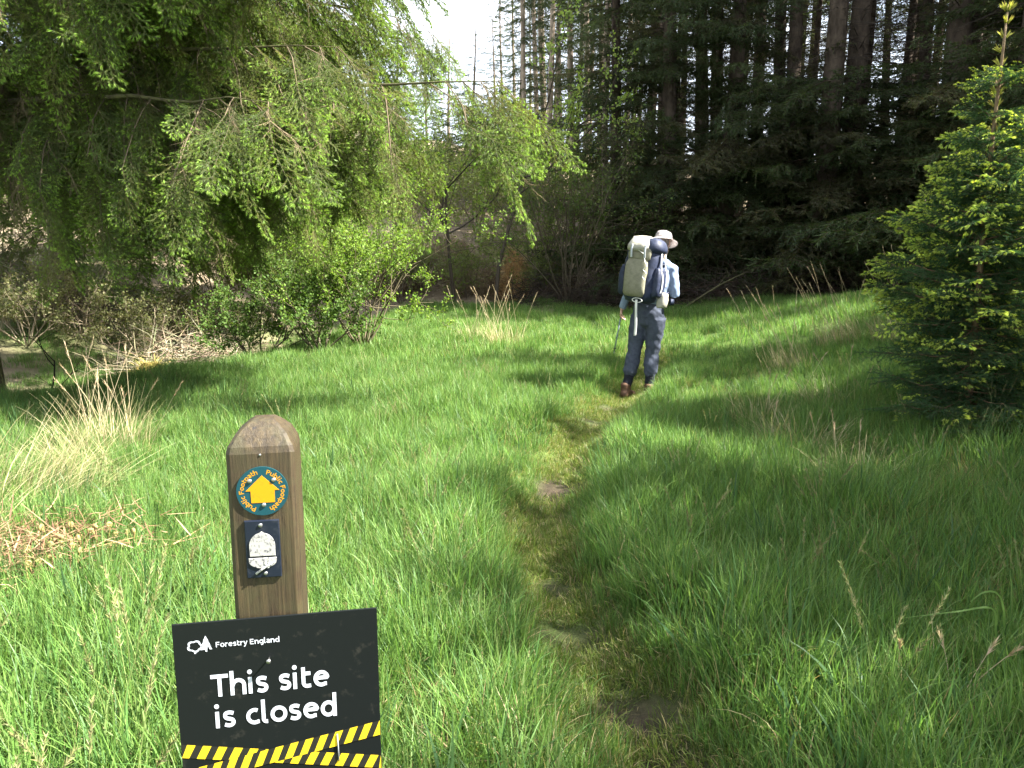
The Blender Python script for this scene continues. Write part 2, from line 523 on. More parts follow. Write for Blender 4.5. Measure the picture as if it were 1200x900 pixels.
def grass_layers():
    r = np.random.default_rng(3)
    def pts(n, y0, y1):
        y = y0 + (y1 - y0) * r.random(n); x = (r.random(n) * 2 - 1) * (.68 * y1 + 1.2)
        k = in_view(x, y, 1.3); return x[k], y[k]
    def euler(n, tilt=.12):
        return np.stack([r.normal(size=n) * tilt, r.normal(size=n) * tilt, r.random(n) * 2 * math.pi], 1)
    P = []; E = []; S = []; I = []
    def put(x, y, s, i):
        P.append(np.stack([x, y, gz(x, y)], 1)); E.append(euler(len(x))); S.append(s); I.append(i)
    # near meadow
    for (n, y0, y1, k0, k1) in [(3600, 1.2, 5.0, 0, 6), (6500, 4.6, 10.5, 0, 6)]:
        x, y = pts(n * 2, y0, y1)
        w = path_dist(x, y)
        keep = (r.random(len(x)) < smooth(.12, .26, w + .05 * wob(x, y, 2, .7))) & (left_off(x, y) < .6 + .6 * r.random(len(x)))
        x, y, w = x[keep], y[keep], w[keep]
        hgt = (.55 + .45 * smooth(.22, .45, w)) * (.82 + .28 * wob(x, y, .9, 3) + .2 * r.random(len(x)))
        hgt = hgt * np.interp(y, [2, 5, 9], [1.0, .85, .72])
        kind_ = r.integers(k0, k1, len(x))
        th = smooth(.1, .7, wob(x, y, 1.25, 4.0)) * (.18 + .5 * smooth(1.2, 3, x) * smooth(2, 3.5, y)) + .03
        kind_ = np.where(r.random(len(x)) < th, 6 + r.integers(0, 2, len(x)), kind_)
        kind_ = np.where(r.random(len(x)) < .06 * (wob(x, y, 1.1, 5) > .1), 8 + r.integers(0, 2, len(x)), kind_)
        kind_ = np.where((r.random(len(x)) < .012) & (path_dist(x, y) > .5), 10 + r.integers(0, 2, len(x)), kind_)
        put(x, y, np.clip(hgt, .3, 1.3), kind_)
    scatter('meadow_grass', np.concatenate(P), np.concatenate(E), np.concatenate(S), np.concatenate(I), near_src)
    P.clear(); E.clear(); S.clear(); I.clear()
    x, y = pts(14000, 9.5, 24)
    s = left_off(x, y)
    edge = 19.0 + .8 * wob(x, y, .8) + np.where(x < 2, 2.0, 0)
    keep = (y < edge) & ((s < .5) | (r.random(len(x)) < .3 * smooth(0, .3, wob(x, y, .6, 1.4)) ))
    w = path_dist(x, y); keep &= r.random(len(x)) < smooth(.10, .34, w)
    x, y = x[keep], y[keep]
    put(x, y, np.clip((.62 + .25 * wob(x, y, .7, 2) + .25 * r.random(len(x))), .35, 1.2), r.integers(0, 3, len(x)))
    # the hollow on the left
    x = -14 + 11 * r.random(5000); y = 7.5 + 12 * r.random(5000)
    s = left_off(x, y); keep = (s > .3) & (wob(x, y, .7, .9) + .5 * r.random(5000) > .12)
    x, y = x[keep], y[keep]
    put(x, y, .35 + .3 * r.random(len(x)), r.integers(0, 3, len(x)))
    scatter('far_meadow_grass', np.concatenate(P), np.concatenate(E), np.concatenate(S), np.concatenate(I), far_src)
    P.clear(); E.clear(); S.clear(); I.clear()
    # trodden turf on the path
    y = 1.0 + 12 * r.random(9000) ** 1.3; x = np.interp(y, PATH[:, 1], PATH[:, 0]) + r.normal(size=9000) * .28
    dirt = np.zeros(9000)
    for (px, py, pr) in DIRT: dirt = np.maximum(dirt, np.exp(-(((x - px) / pr) ** 2 + ((y - py) / pr) ** 2) ** 1.5))
    keep = (path_dist(x, y) < .6) & (r.random(9000) > dirt * 1.15) & (r.random(9000) < .8 + .4 * wob(x, y, 2.4, .2))
    x, y = x[keep], y[keep]
    put(x, y, .5 + .7 * r.random(len(x)), r.integers(0, 3, len(x)))
    scatter('path_turf', np.concatenate(P), np.concatenate(E), np.concatenate(S), np.concatenate(I), short_src)


grass_layers()

# ------------------------------------------------------------------ spruce building blocks
OLD = [(.050, .074, .026), (.056, .080, .028), (.058, .086, .036), (.072, .076, .034)]
BROWN = (.085, .06, .038)


def spruce_branch(seed, L=2.4, droop=.5, gap=.11, twl=.55, dens=75, nl=.055, nw=.011, fresh=.0, bare=.2, cols=OLD, hang=.55, axis_r=.016):
    """one bough along +X: a woody axis, twigs to both sides that hang, needles as slim triangles"""
    r = np.random.default_rng(seed); g = Geo()
    n = 9
    t = np.linspace(0, 1, n)
    ax = np.stack([L * t, .05 * L * np.sin(t * 5 + r.random() * 6) * t, .10 * L * t - droop * L * .5 * t ** 2 + .12 * L * t ** 4], 1)
    prisms(g, ax[:-1], ax[1:], axis_r * (1 - .85 * t[:-1]), axis_r * (1 - .85 * t[1:]), BROWN, 4)
    k = int(L * (1 - bare * .5) / gap)
    u = np.linspace(bare, 1, k) + r.normal(size=k) * .01
    u = np.clip(u, 0.05, 1)
    base = np.stack([np.interp(u, t, ax[:, i]) for i in range(3)], 1)
    sd = np.where(np.arange(k) % 2 == 0, 1., -1.)
    ln = twl * (1.05 - .75 * u) * (.65 + .6 * r.random(k))
    d0 = nz(np.stack([.55 + .25 * r.random(k), sd * (.75 + .2 * r.random(k)), -.1 - .5 * hang * r.random(k)], 1))
    m1 = base + d0 * ln[:, None] * .5
    d1 = nz(d0 + np.array([0, 0, -1.]) * (hang * (.4 + .8 * r.random(k)))[:, None])
    m2 = m1 + d1 * ln[:, None] * .5
    A = np.concatenate([base, m1]); B = np.concatenate([m1, m2])
    # second-order twigs
    P, D, i, uu = along(A, B, 9, r)
    A2, B2 = frames(D); a = r.random(len(P)) * 6.28
    dd = nz(D * .8 + (A2 * np.cos(a)[:, None] + B2 * np.sin(a)[:, None]) * .6 + np.array([0, 0, -.45]) * hang)
    Q = P + dd * (twl * .28 * (.5 + r.random(len(P))))[:, None]
    SA = np.concatenate([A, P, ax[3:-1]]); SB = np.concatenate([B, Q, ax[4:]])
    prisms(g, np.concatenate([A, P]), np.concatenate([B, Q]), .0045, .0025, BROWN, 3)
    P, D, i, uu = along(SA, SB, dens, r)
    c = jitter(cols[seed % len(cols)], len(P), r, .35)
    needles(g, P, D, nl, nw, c, .8, r)
    if fresh > 0:
        e = np.concatenate([m2, Q]); de = np.concatenate([d1, dd])
        kk = r.random(len(e)) < fresh
        e = np.repeat(e[kk], 7, 0); de = np.repeat(de[kk], 7, 0)
        needles(g, e - de * .01, de, .05, .014, jitter((.20, .33, .045), len(e), r, .25), .33, r)
    return g


def place(dx, z, az, pitch, sc, yaw0=0):
    """matrix: branch along +X turned to azimuth az, tipped by pitch, from the trunk at height z"""
    return Matrix.Translation((dx[0], dx[1], z)) @ Matrix.Rotation(az, 4, 'Z') @ Matrix.Rotation(-pitch, 4, 'Y') @ Matrix.Scale(sc, 4)


def trunk_geo(H, r0, seed, bend=.12, n=10, seg=16, col=(1, 1, 1)):
    r = np.random.default_rng(seed); g = Geo()
    z = np.concatenate([[-.4, .0, .15, .5], np.linspace(1.1, H, seg)])
    rad = r0 * (1 - .93 * np.clip(z / H, 0, 1)) * (1 + .55 * np.exp(-np.maximum(z, 0) / .25))
    ph = r.random(2) * 6
    pts = np.stack([bend * np.sin(z * .35 + ph[0]) * np.minimum(1, z / 3).clip(0), bend * np.cos(z * .3 + ph[1]) * np.minimum(1, z / 3).clip(0), z], 1)
    tube(g, pts, rad, col, n)
    return g, lambda h: (np.interp(h, z, pts[:, 0]), np.interp(h, z, pts[:, 1]), np.interp(h, z, rad))


def dead_twigs(g, at, z0, z1, n, L, seed, col=(.045, .036, .028), r0=.009):
    """bare dead side branches, forked, slightly drooping"""
    r = np.random.default_rng(seed)
    for k in range(n):
        z = z0 + (z1 - z0) * r.random(); az = r.random() * 6.28
        x, y, rd = at(z)
        l = L * (.35 + .8 * r.random()); m = 5
        t = np.linspace(0, 1, m)
        d = np.array([math.cos(az), math.sin(az)])
        p = np.stack([x + d[0] * (rd * .6 + l * t), y + d[1] * (rd * .6 + l * t), z + l * (.15 - .5 * r.random()) * t - .12 * l * t * t], 1) + r.normal(size=(m, 3)) * .02 * l * t[:, None]
        prisms(g, p[:-1], p[1:], r0 * (1 - .8 * t[:-1]), r0 * (1 - .8 * t[1:]), col, 4)
        q = 2 + int(4 * r.random())
        u = .25 + .7 * r.random(q)
        b = np.stack([np.interp(u, t, p[:, i]) for i in range(3)], 1)
        e = b + np.stack([d[0] * .5 + r.normal(size=q) * .5, d[1] * .5 + r.normal(size=q) * .5, -.35 + r.normal(size=q) * .35], 1) * (l * .35 * r.random(q))[:, None]
        prisms(g, b, e, r0 * .45, r0 * .2, col, 3)


BR = [spruce_branch(s, 2.5, .55, .10, .66, 85, .07, .016) for s in range(4)]
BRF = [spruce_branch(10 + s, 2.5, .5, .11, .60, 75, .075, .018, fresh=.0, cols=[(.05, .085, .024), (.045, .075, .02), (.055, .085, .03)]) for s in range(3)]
BR_top = [spruce_branch(20 + s, 2.2, .35, .20, .62, 24, .14, .055, bare=.1) for s in range(2)]
OLDP = [(.016, .034, .010)]


def spruce_proto(name, H, r0, skirt, twigs, crown, seed, brs=None, bark='bark', blen=1.0):
    """a spruce: trunk, boughs between the heights in skirt (z0, z1, how many, length), dead twigs, and a coarser top"""
    r = np.random.default_rng(seed)
    g, at = trunk_geo(H, r0, seed)
    root = bpy.data.objects.new(name, None); root.empty_display_size = .2
    COL.objects.link(root)
    g.build('trunk', MAT[bark], root, True)
    brs = brs or BR
    f = Geo()
    for (z0, z1, n, l0, l1) in skirt:
        for k in range(n):
            z = z0 + (z1 - z0) * (k + r.random()) / n
            az = k * 2.4 + r.normal() * .4
            x, y, rd = at(z); s = np.interp(z, [z0, z1], [l0, l1]) * (.75 + .45 * r.random()) / 2.5
            f.merge(brs[r.integers(len(brs))], place((x, y), z, az, r.normal() * .16 - .05, s), (.8 + .4 * r.random()))
    for (z0, z1, n, l0, l1) in crown:
        for k in range(n):
            z = z0 + (z1 - z0) * (k + r.random()) / n
            x, y, rd = at(z); s = np.interp(z, [z0, z1], [l0, l1]) * (.8 + .4 * r.random()) / 2.2
            f.merge(BR_top[r.integers(2)], place((x, y), z, k * 2.4 + r.normal() * .4, .1 + r.normal() * .1, s))
    if f.n: f.build('crown', MAT['spruce'], root, kind='stuff')
    if twigs:
        d = Geo(); dead_twigs(d, at, *twigs, seed + 5)
        d.build('dead_branches', MAT['twig'], root, kind='stuff')
    return root


PROTO = {
    'skirt': [spruce_proto('spruce_tree', 21, .25, [(.5, 5.2, 66, 3.2, 2.4)], (4.5, 11, 150, 1.9), [(10, 20.5, 90, 3.0, .6)], 100 + s) for s in range(2)],
    'full': [spruce_proto('spruce_tree', 19, .24, [(.6, 9.5, 120, 3.0, 2.0)], (1, 9, 40, 1.3), [(9, 18.5, 80, 2.6, .5)], 110 + s) for s in range(2)],
    'bare': [spruce_proto('spruce_tree', 20, .20, [(1, 6, 9, 1.3, 1.2), (6, 10, 22, 1.2, 1.6)], (.8, 11, 130, 1.6), [(10, 19.5, 50, 2.2, .4)], 120 + s) for s in range(2)],
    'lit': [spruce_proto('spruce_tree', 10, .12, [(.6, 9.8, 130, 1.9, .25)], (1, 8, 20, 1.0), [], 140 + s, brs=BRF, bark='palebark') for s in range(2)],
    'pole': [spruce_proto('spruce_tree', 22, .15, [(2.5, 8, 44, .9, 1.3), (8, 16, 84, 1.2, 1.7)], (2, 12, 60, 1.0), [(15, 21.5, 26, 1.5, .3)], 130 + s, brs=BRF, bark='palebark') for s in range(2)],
}
used = set()


def put_tree(kind, k, x, y, sc, rz, label, group, wide=1.0, dz=0.0):
    p = PROTO[kind][k]
    o = p if (kind, k) not in used else copy_tree(p)
    used.add((kind, k))
    o.location = (x, y, g1(x, y) + dz); o.rotation_euler = (0, 0, rz)
    o.scale = (sc * wide, sc * wide, sc)
    tag(o, label, 'tree', group)
    return o


def px(X, d):
    """sideways place for something that stands d metres ahead where the photograph has it at X"""
    return (X - 600) / 933 * (d * math.cos(R(10)) + (1.6) * math.sin(R(10)))


FOREST = 'dark spruces of the forest wall on the right'
front = [  # photo X, distance, kind, variant, scale, girth, label
    (1098, 19.5, 'skirt', 0, 1.05, 1.45, 'stoutest dark spruce trunk of the forest wall, beside the young bright-tipped spruce'),
    (993, 20.6, 'skirt', 1, 1.0, 1.3, 'right trunk of the close pair of thick dark spruces with sky beside them'),
    (958, 20.0, 'skirt', 0, 1.0, 1.2, 'left trunk of the close pair of thick dark spruces with sky beside them'),
    (908, 21.5, 'skirt', 1, 1.0, .95, 'dark spruce with a medium trunk just left of the thick close pair'),
    (1062, 22.5, 'skirt', 0, .98, .9, 'dark spruce trunk between the close pair and the stoutest trunk'),
    (845, 21.5, 'full', 0, 1.05, 1.0, 'dark full-branched spruce above and right of the hiker'),
    (772, 22.0, 'full', 1, 1.0, 1.05, 'dark dense spruce straight behind the hiker'),
    (715, 23.0, 'full', 0, .95, .85, 'dark spruce at the left end of the forest wall beside the multi-stemmed shrub'),
    (1165, 18.0, 'skirt', 1, 1.0, 1.1, 'dark spruce behind the top of the young bright-tipped spruce'),
    (1240, 17.5, 'full', 1, 1.0, 1.1, 'dark spruce at the right edge of the picture, behind the young spruce'),
]
for X, d, kd, k, sc, wd, lb in front:
    put_tree(kd, k, px(X, d), d, sc, rng.random() * 6.28, lb, FOREST, wd)
mid = []
r = np.random.default_rng(8)
LB_BACK = 'slim bare spruce trunk deep inside the dark forest, seen against the sky gaps'
for (y0, n, x0, x1) in [(24.5, 8, 3.6, 18), (27.5, 9, 3.8, 21), (31, 10, 4.6, 24), (35, 14, 6, 27), (40, 9, 7, 31)]:
    for k in range(n):
        x = x0 + (x1 - x0) * (k + .2 + .6 * r.random()) / n; y = y0 + r.normal() * .8
        kd = 'bare' if r.random() < .93 else 'full'
        put_tree(kd, r.integers(2), x, y, .85 + .3 * r.random(), r.random() * 6.28, LB_BACK, 'bare spruces deep in the forest', .8 + .5 * r.random())
# pale thin poles in the middle, bark lightened to look sunlit, with sky behind
LB_POLE = 'tall thin pale-trunked spruce in the sunlit stand behind the clearing'
for (X, d, sc, wd) in [(612, 33, 1.0, .8), (626, 36, 1.05, .8), (642, 31, 1.0, .9), (655, 38, 1.1, .9), (668, 33, 1.0, 1.1), (682, 30, .95, .95), (697, 35, 1.05, 1.0), (708, 28, .9, .9),
(602, 50, .75, 1.0), (588, 47, .6, 1.1), (636, 47, 1.0, .9), (664, 50, 1.0, .9), (690, 44, 1.0, .9), (720, 40, 1, .9), (735, 34, 1.0, 1.0), (755, 37, 1.0, 1.0),
                       (610, 41, 1.0, 1), (633, 39, .95, 1), (649, 44, 1.0, 1), (675, 38, 1.0, .9), (704, 32, .95, .9), (728, 31, 1.0, .9), (745, 42, 1.0, 1)]:
    put_tree('pole', r.integers(2), px(X, d), d, sc, r.random() * 6.28, LB_POLE, 'thin sunlit spruces behind the clearing', wd)
for (X, d, sc, lb) in [(556, 36, .86, 'pointed sunlit spruce far off, its tip against the sky left of the pale poles'), (579, 40, .88, 'pointed sunlit spruce far off, just left of the pale poles'), (530, 43, .86, 'pointed sunlit spruce far off above the left young birch'),
                       (503, 38, .74, 'shorter pointed spruce far off left of the young birches'), (472, 42, .95, 'pointed spruce far off behind the tip of the big spruce limb'), (440, 38, .9, 'pointed spruce far off behind the big spruce sprays'), (620, 52, .95, 'pointed spruce farthest back among the pale poles'), (405, 42, 1.0, 'pointed spruce far off hidden mostly by the big left spruce')]:
    put_tree('lit', r.integers(2), px(X, d), d, sc, r.random() * 6.28, lb, 'pointed spruces beyond the clearing', 1.15)
# the forest goes on to the right of the frame; it shades the wall
for (x, y, kd, sc) in [(13.5, 17.5, 'full', 1.0), (15.5, 15.8, 'full', 1.0), (18, 15.5, 'skirt', 1), (20.5, 16.5, 'full', 1.05), (23, 15, 'full', 1.0), (17, 18.5, 'full', 1.0), (20, 20, 'full', 1), (26, 17, 'full', 1), (24, 20.5, 'full', 1), (29, 14, 'full', 1), (13.8, 19.4, 'full', 1.05), (15.7, 18.4, 'full', 1.1), (13.6, 21.4, 'full', 1.1), (16.6, 21.3, 'full', 1.1), (15.2, 16.9, 'full', 1.05), (13.4, 14.7, 'full', .9)]:
    put_tree(kd, r.integers(2), x, y, sc, r.random() * 6.28, 'tall dark spruce standing beyond the right edge of the picture', 'spruces beyond the right edge', 1.1)
# young spruces beyond the right edge throw the foreground shade
for (x, y, sc) in SHADERS:
    put_tree('full', r.integers(2), x, y, sc, r.random() * 6.28, 'younger spruce standing beyond the right edge beside the path', 'younger spruces beyond the right edge', 1.95)


# ------------------------------------------------------------------ the big spruce on the left
SP_OLD = [(.092, .142, .030), (.116, .160, .036), (.098, .148, .044), (.128, .154, .040)]


def hanging_spray(seed, L=.8, dens=560, nl=.019, nw=.0030, fresh=.8, cols=SP_OLD, gap=.042, side=.34, tip=(.20, .315, .048), tl=.034, tw=.0038, ntip=22, sub=4, lowtip=.35):
    """a flat spruce bough: side shoots in one plane, each with smaller shoots, needles all round, soft new tips"""
    r = np.random.default_rng(seed); g = Geo(); n = 8
    t = np.linspace(0, 1, n)
    ax = np.stack([L * t, .05 * L * np.sin(4 * t + r.random() * 6), -.16 * L * t * t], 1)
    prisms(g, ax[:-1], ax[1:], .004 * (1 - .7 * t[:-1]), .004 * (1 - .7 * t[1:]), (.12, .09, .055), 3)
    k = int(L / gap); u = np.linspace(.08, .98, k)
    b = np.stack([np.interp(u, t, ax[:, i]) for i in range(3)], 1)
    sd = np.where(np.arange(k) % 2 == 0, 1., -1.)
    ln = side * (1.08 - .85 * u) * (.6 + .6 * r.random(k))
    d = nz(np.stack([.75 + .2 * r.random(k), sd * (.6 + .3 * r.random(k)), r.normal(size=k) * .14 - .12], 1))
    e = b + d * ln[:, None] + np.array([0, 0, -.12]) * (ln ** 2)[:, None] / max(side, .01)
    prisms(g, b, e, .0022, .0014, (.12, .09, .05), 3)
    if sub:
        i2 = np.repeat(np.arange(k), sub); s2 = np.where(np.arange(k * sub) % 2 == 0, 1., -1.)
        u2 = .25 + .65 * r.random(k * sub)
        b2 = b[i2] + (e - b)[i2] * u2[:, None]
        pr = np.cross(np.array([0, 0, 1.]), d[i2])
        d2 = nz(d[i2] * .8 + nz(pr) * (s2 * .6)[:, None] + r.normal(size=(k * sub, 3)) * .15)
        e2 = b2 + d2 * (ln[i2] * .45 * (1.1 - .6 * u2))[:, None]
        prisms(g, b2, e2, .0014, .001, (.12, .09, .05), 3)
    else:
        b2 = np.zeros((0, 3)); e2 = b2; d2 = b2
    SA = np.concatenate([ax[:-1], b, b2]); SB = np.concatenate([ax[1:], e, e2])
    P, D, i, uu = along(SA, SB, dens, r)
    c = jitter(cols[seed % len(cols)], len(P), r, .3)
    needles(g, P, D, nl, nw, c, .8, r)
    if fresh:
        E_ = np.concatenate([e, e2, ax[-1:]]); De = np.concatenate([d, d2, nz(ax[-1:] - ax[-2:-1])])
        kk = r.random(len(E_)) < fresh * (lowtip + (1 - lowtip) * smooth(.2, .8, E_[:, 0] / L))
        E_ = np.repeat(E_[kk], ntip, 0); De = np.repeat(De[kk], ntip, 0)
        De = nz(De + np.array([0, 0, -.25]))
        needles(g, E_ - De * .008, De, tl, tw, jitter(tip, len(E_), r, .25), .32, r)
    return g


def dead_spray(seed, L=.6):
    r = np.random.default_rng(seed); g = Geo()
    n = 7; t = np.linspace(0, 1, n)
    ax = np.stack([L * t, .05 * np.sin(5 * t + seed), -.1 * L * t * t], 1)
    col = (.15, .115, .07)
    prisms(g, ax[:-1], ax[1:], .003, .002, col, 3)
    k = 22; u = r.random(k)
    b = np.stack([np.interp(u, t, ax[:, i]) for i in range(3)], 1)
    e = b + nz(np.stack([.7 + .3 * r.random(k), r.normal(size=k) * .7, r.normal(size=k) * .5 - .2], 1)) * (.16 * (.4 + r.random(k)))[:, None]
    prisms(g, b, e, .0016, .001, col, 3)
    P, D, i, uu = along(b, e, 60, r)
    needles(g, P, D, .02, .003, jitter((.14, .12, .055), len(P), r, .4), .7, r)
    return g


spray_src = [source('hanging_spray', hanging_spray(s), MAT['spruce']) for s in range(4)] + \
            [source('hanging_spray', hanging_spray(9 + s, fresh=.15), MAT['spruce']) for s in range(2)] + \
            [source('dead_spray', dead_spray(40 + s), MAT['twig']) for s in range(2)]


def weeping_spruce(name, loc, H, r0, limbs, seed, label, dens=1.0, top=True):
    """limbs: (height, azimuth, length, rise, sag) built one by one, twigs hung with sprays"""
    r = np.random.default_rng(seed)
    root = empty(name, loc)
    g, at = trunk_geo(H, r0, seed, .06, 14)
    g.build('trunk', MAT['mossbark'], root, True)
    P = []; E = []; S = []; I = []
    w = Geo()

    def hang(p, d, sc, i):
        q = Vector(d).to_track_quat('X', 'Z') @ Euler((r.normal() * .4, 0, 0)).to_quaternion()
        P.append(p); E.append(q.to_euler()[:]); S.append(sc); I.append(i)
    for lb_ in limbs:
        z, az, L, rise, sag = lb_[:5]; bare_ = lb_[5] if len(lb_) > 5 else 0
        x, y, rd = at(z)
        n = 14; t = np.linspace(0, 1, n)
        ca, sa = math.cos(az), math.sin(az)
        wig = .04 * L * np.sin(t * 4 + r.random() * 6) * t
        ax = np.stack([x + ca * L * t - sa * wig, y + sa * L * t + ca * wig, z + rise * L * t - sag * L * t ** 2], 1) + r.normal(size=(n, 3)) * .012
        rr = (.012 + .0085 * L) * (1 - .965 * t)
        ax[:, 2] += .03 * np.sin(t * 11 + az * 7) * t
        lg = Geo(); tube(lg, ax, rr, (1, 1, 1), 7)
        lg.build('limb', MAT['mossbark'], root, True)
        k = int(L / .17)
        u0 = np.linspace(.10, 1.0, k)
        for j, u in enumerate(u0):
            if u < bare_ or (bare_ and r.random() < .45): continue
            b = np.array([np.interp(u, t, ax[:, i]) for i in range(3)])
            sd = 1 if j % 2 else -1
            ln = (.35 + .95 * math.sin(math.pi * min(1, u * .85 + .1)) * min(1, L / 3.5)) * (.6 + .7 * r.random())
            if u > .93: ln *= .6
            f = .45 + .45 * r.random(); s_ = sd * (.55 + .4 * r.random())
            d = np.array([ca * f - sa * s_, sa * f + ca * s_, -.25 - .45 * r.random()]); d /= np.linalg.norm(d)
            m = max(3, int(ln / .2)); pts = [b]
            for q in range(m):
                d = d + np.array([0, 0, -.20]) + r.normal(size=3) * .07; d /= np.linalg.norm(d)
                pts.append(pts[-1] + d * ln / m)
            pts = np.array(pts)
            prisms(w, pts[:-1], pts[1:], .0065, .0045, (.09, .07, .045), 4)
            inner = u < .42
            for q in range(len(pts)):
                for rep in range(2 if r.random() < dens - 1 else 1):
                    o = r.normal(size=3) * np.array([.6, .6, .35])
                    dd = nz((pts[min(q + 1, m)] - pts[max(q - 1, 0)]) * 1.1 / (ln / m) * .5 + o * .6 + np.array([ca * .45, sa * .45, -.50]))
                    dead = r.random() < (.5 if inner else .2)
                    i = 6 + r.integers(2) if dead else (r.integers(4) if (q > m * .4 or u > .7) else 4 + r.integers(2))
                    hang(pts[q], dd, (.5 + .55 * r.random()), i)
    w.build('hanging_twigs', MAT['twig'], root, kind='stuff')
    scatter('foliage', np.array(P), np.array(E), np.array(S), np.array(I), spray_src, root)
    if top:
        f = Geo()
        z0 = max(l[0] for l in limbs) + .3
        for k in range(int((H - z0) * 6)):
            z = z0 + (H - .4 - z0) * (k + r.random()) / ((H - z0) * 6)
            x, y, rd = at(z); s = np.interp(z, [z0, H], [4.2, .5]) * (.8 + .4 * r.random()) / 2.2
            f.merge(BR_top[r.integers(2)], place((x, y), z, k * 2.4, .05 + r.normal() * .1, s), (1.6, 1.6, 1.4))
        f.build('crown', MAT['spruce'], root, kind='stuff')
    tag(root, label, 'tree')
    return root


def limb_set(seed, heights, az0, az1, L0, L1, rise=(.0, .12), sag=(.18, .34)):
    r = np.random.default_rng(seed); out = []
    for z in heights:
        out.append((z, az0 + (az1 - az0) * r.random(), L0 + (L1 - L0) * r.random(), rise[0] + (rise[1] - rise[0]) * r.random(), sag[0] + (sag[1] - sag[0]) * r.random()))
    return out


LX, LY = -6.3, 9.2
lz = g1(LX, LY)
limbs = [(3.55 - lz, R(-22), 6.6, -.14, -.045, .5), (3.3 - lz, R(-32), 2.9, -.02, .0, .8)]
limbs += limb_set(2, np.linspace(3.9, 7.4, 14) - lz, R(-66), R(50), 3.4, 6.0, (.10, .24), (.14, .26))
limbs += limb_set(3, np.linspace(2.9, 3.5, 5) - lz, R(-34), R(8), 4.6, 5.6, (-.04, .06), (.07, .12))
limbs += limb_set(4, np.linspace(2.0, 7, 12) - lz, R(60), R(280), 2.4, 3.8)
weeping_spruce('weeping_spruce', (LX, LY, lz), 15, .30, limbs, 5, dens=1.6, label= 'big weeping spruce on the left with a long bare limb and drooping sunlit sprays')
LX2, LY2 = -9.3, 16.6
lz = g1(LX2, LY2)
limbs = limb_set(6, np.linspace(2.6, 8.5, 26) - lz, R(-80), R(45), 4.2, 7.4, (.05, .2), (.10, .2))
limbs += limb_set(7, np.linspace(2.4, 3.4, 5) - lz, R(-20), R(20), 4.5, 6.0, (-.02, .1), (.05, .1))
limbs += limb_set(8, np.linspace(2.0, 7, 6) - lz, R(90), R(250), 2.4, 3.2)
weeping_spruce('weeping_spruce', (LX2, LY2, lz), 16, .26, limbs, 12, 'second drooping spruce, behind the big left one and above the leafy bush')


MAT['youngbark'] = grain('young_bark', (.09, .06, .03), (.20, .14, .075), 30, .8, .5, (1, 1, .5), dist=.01, spec=.2)
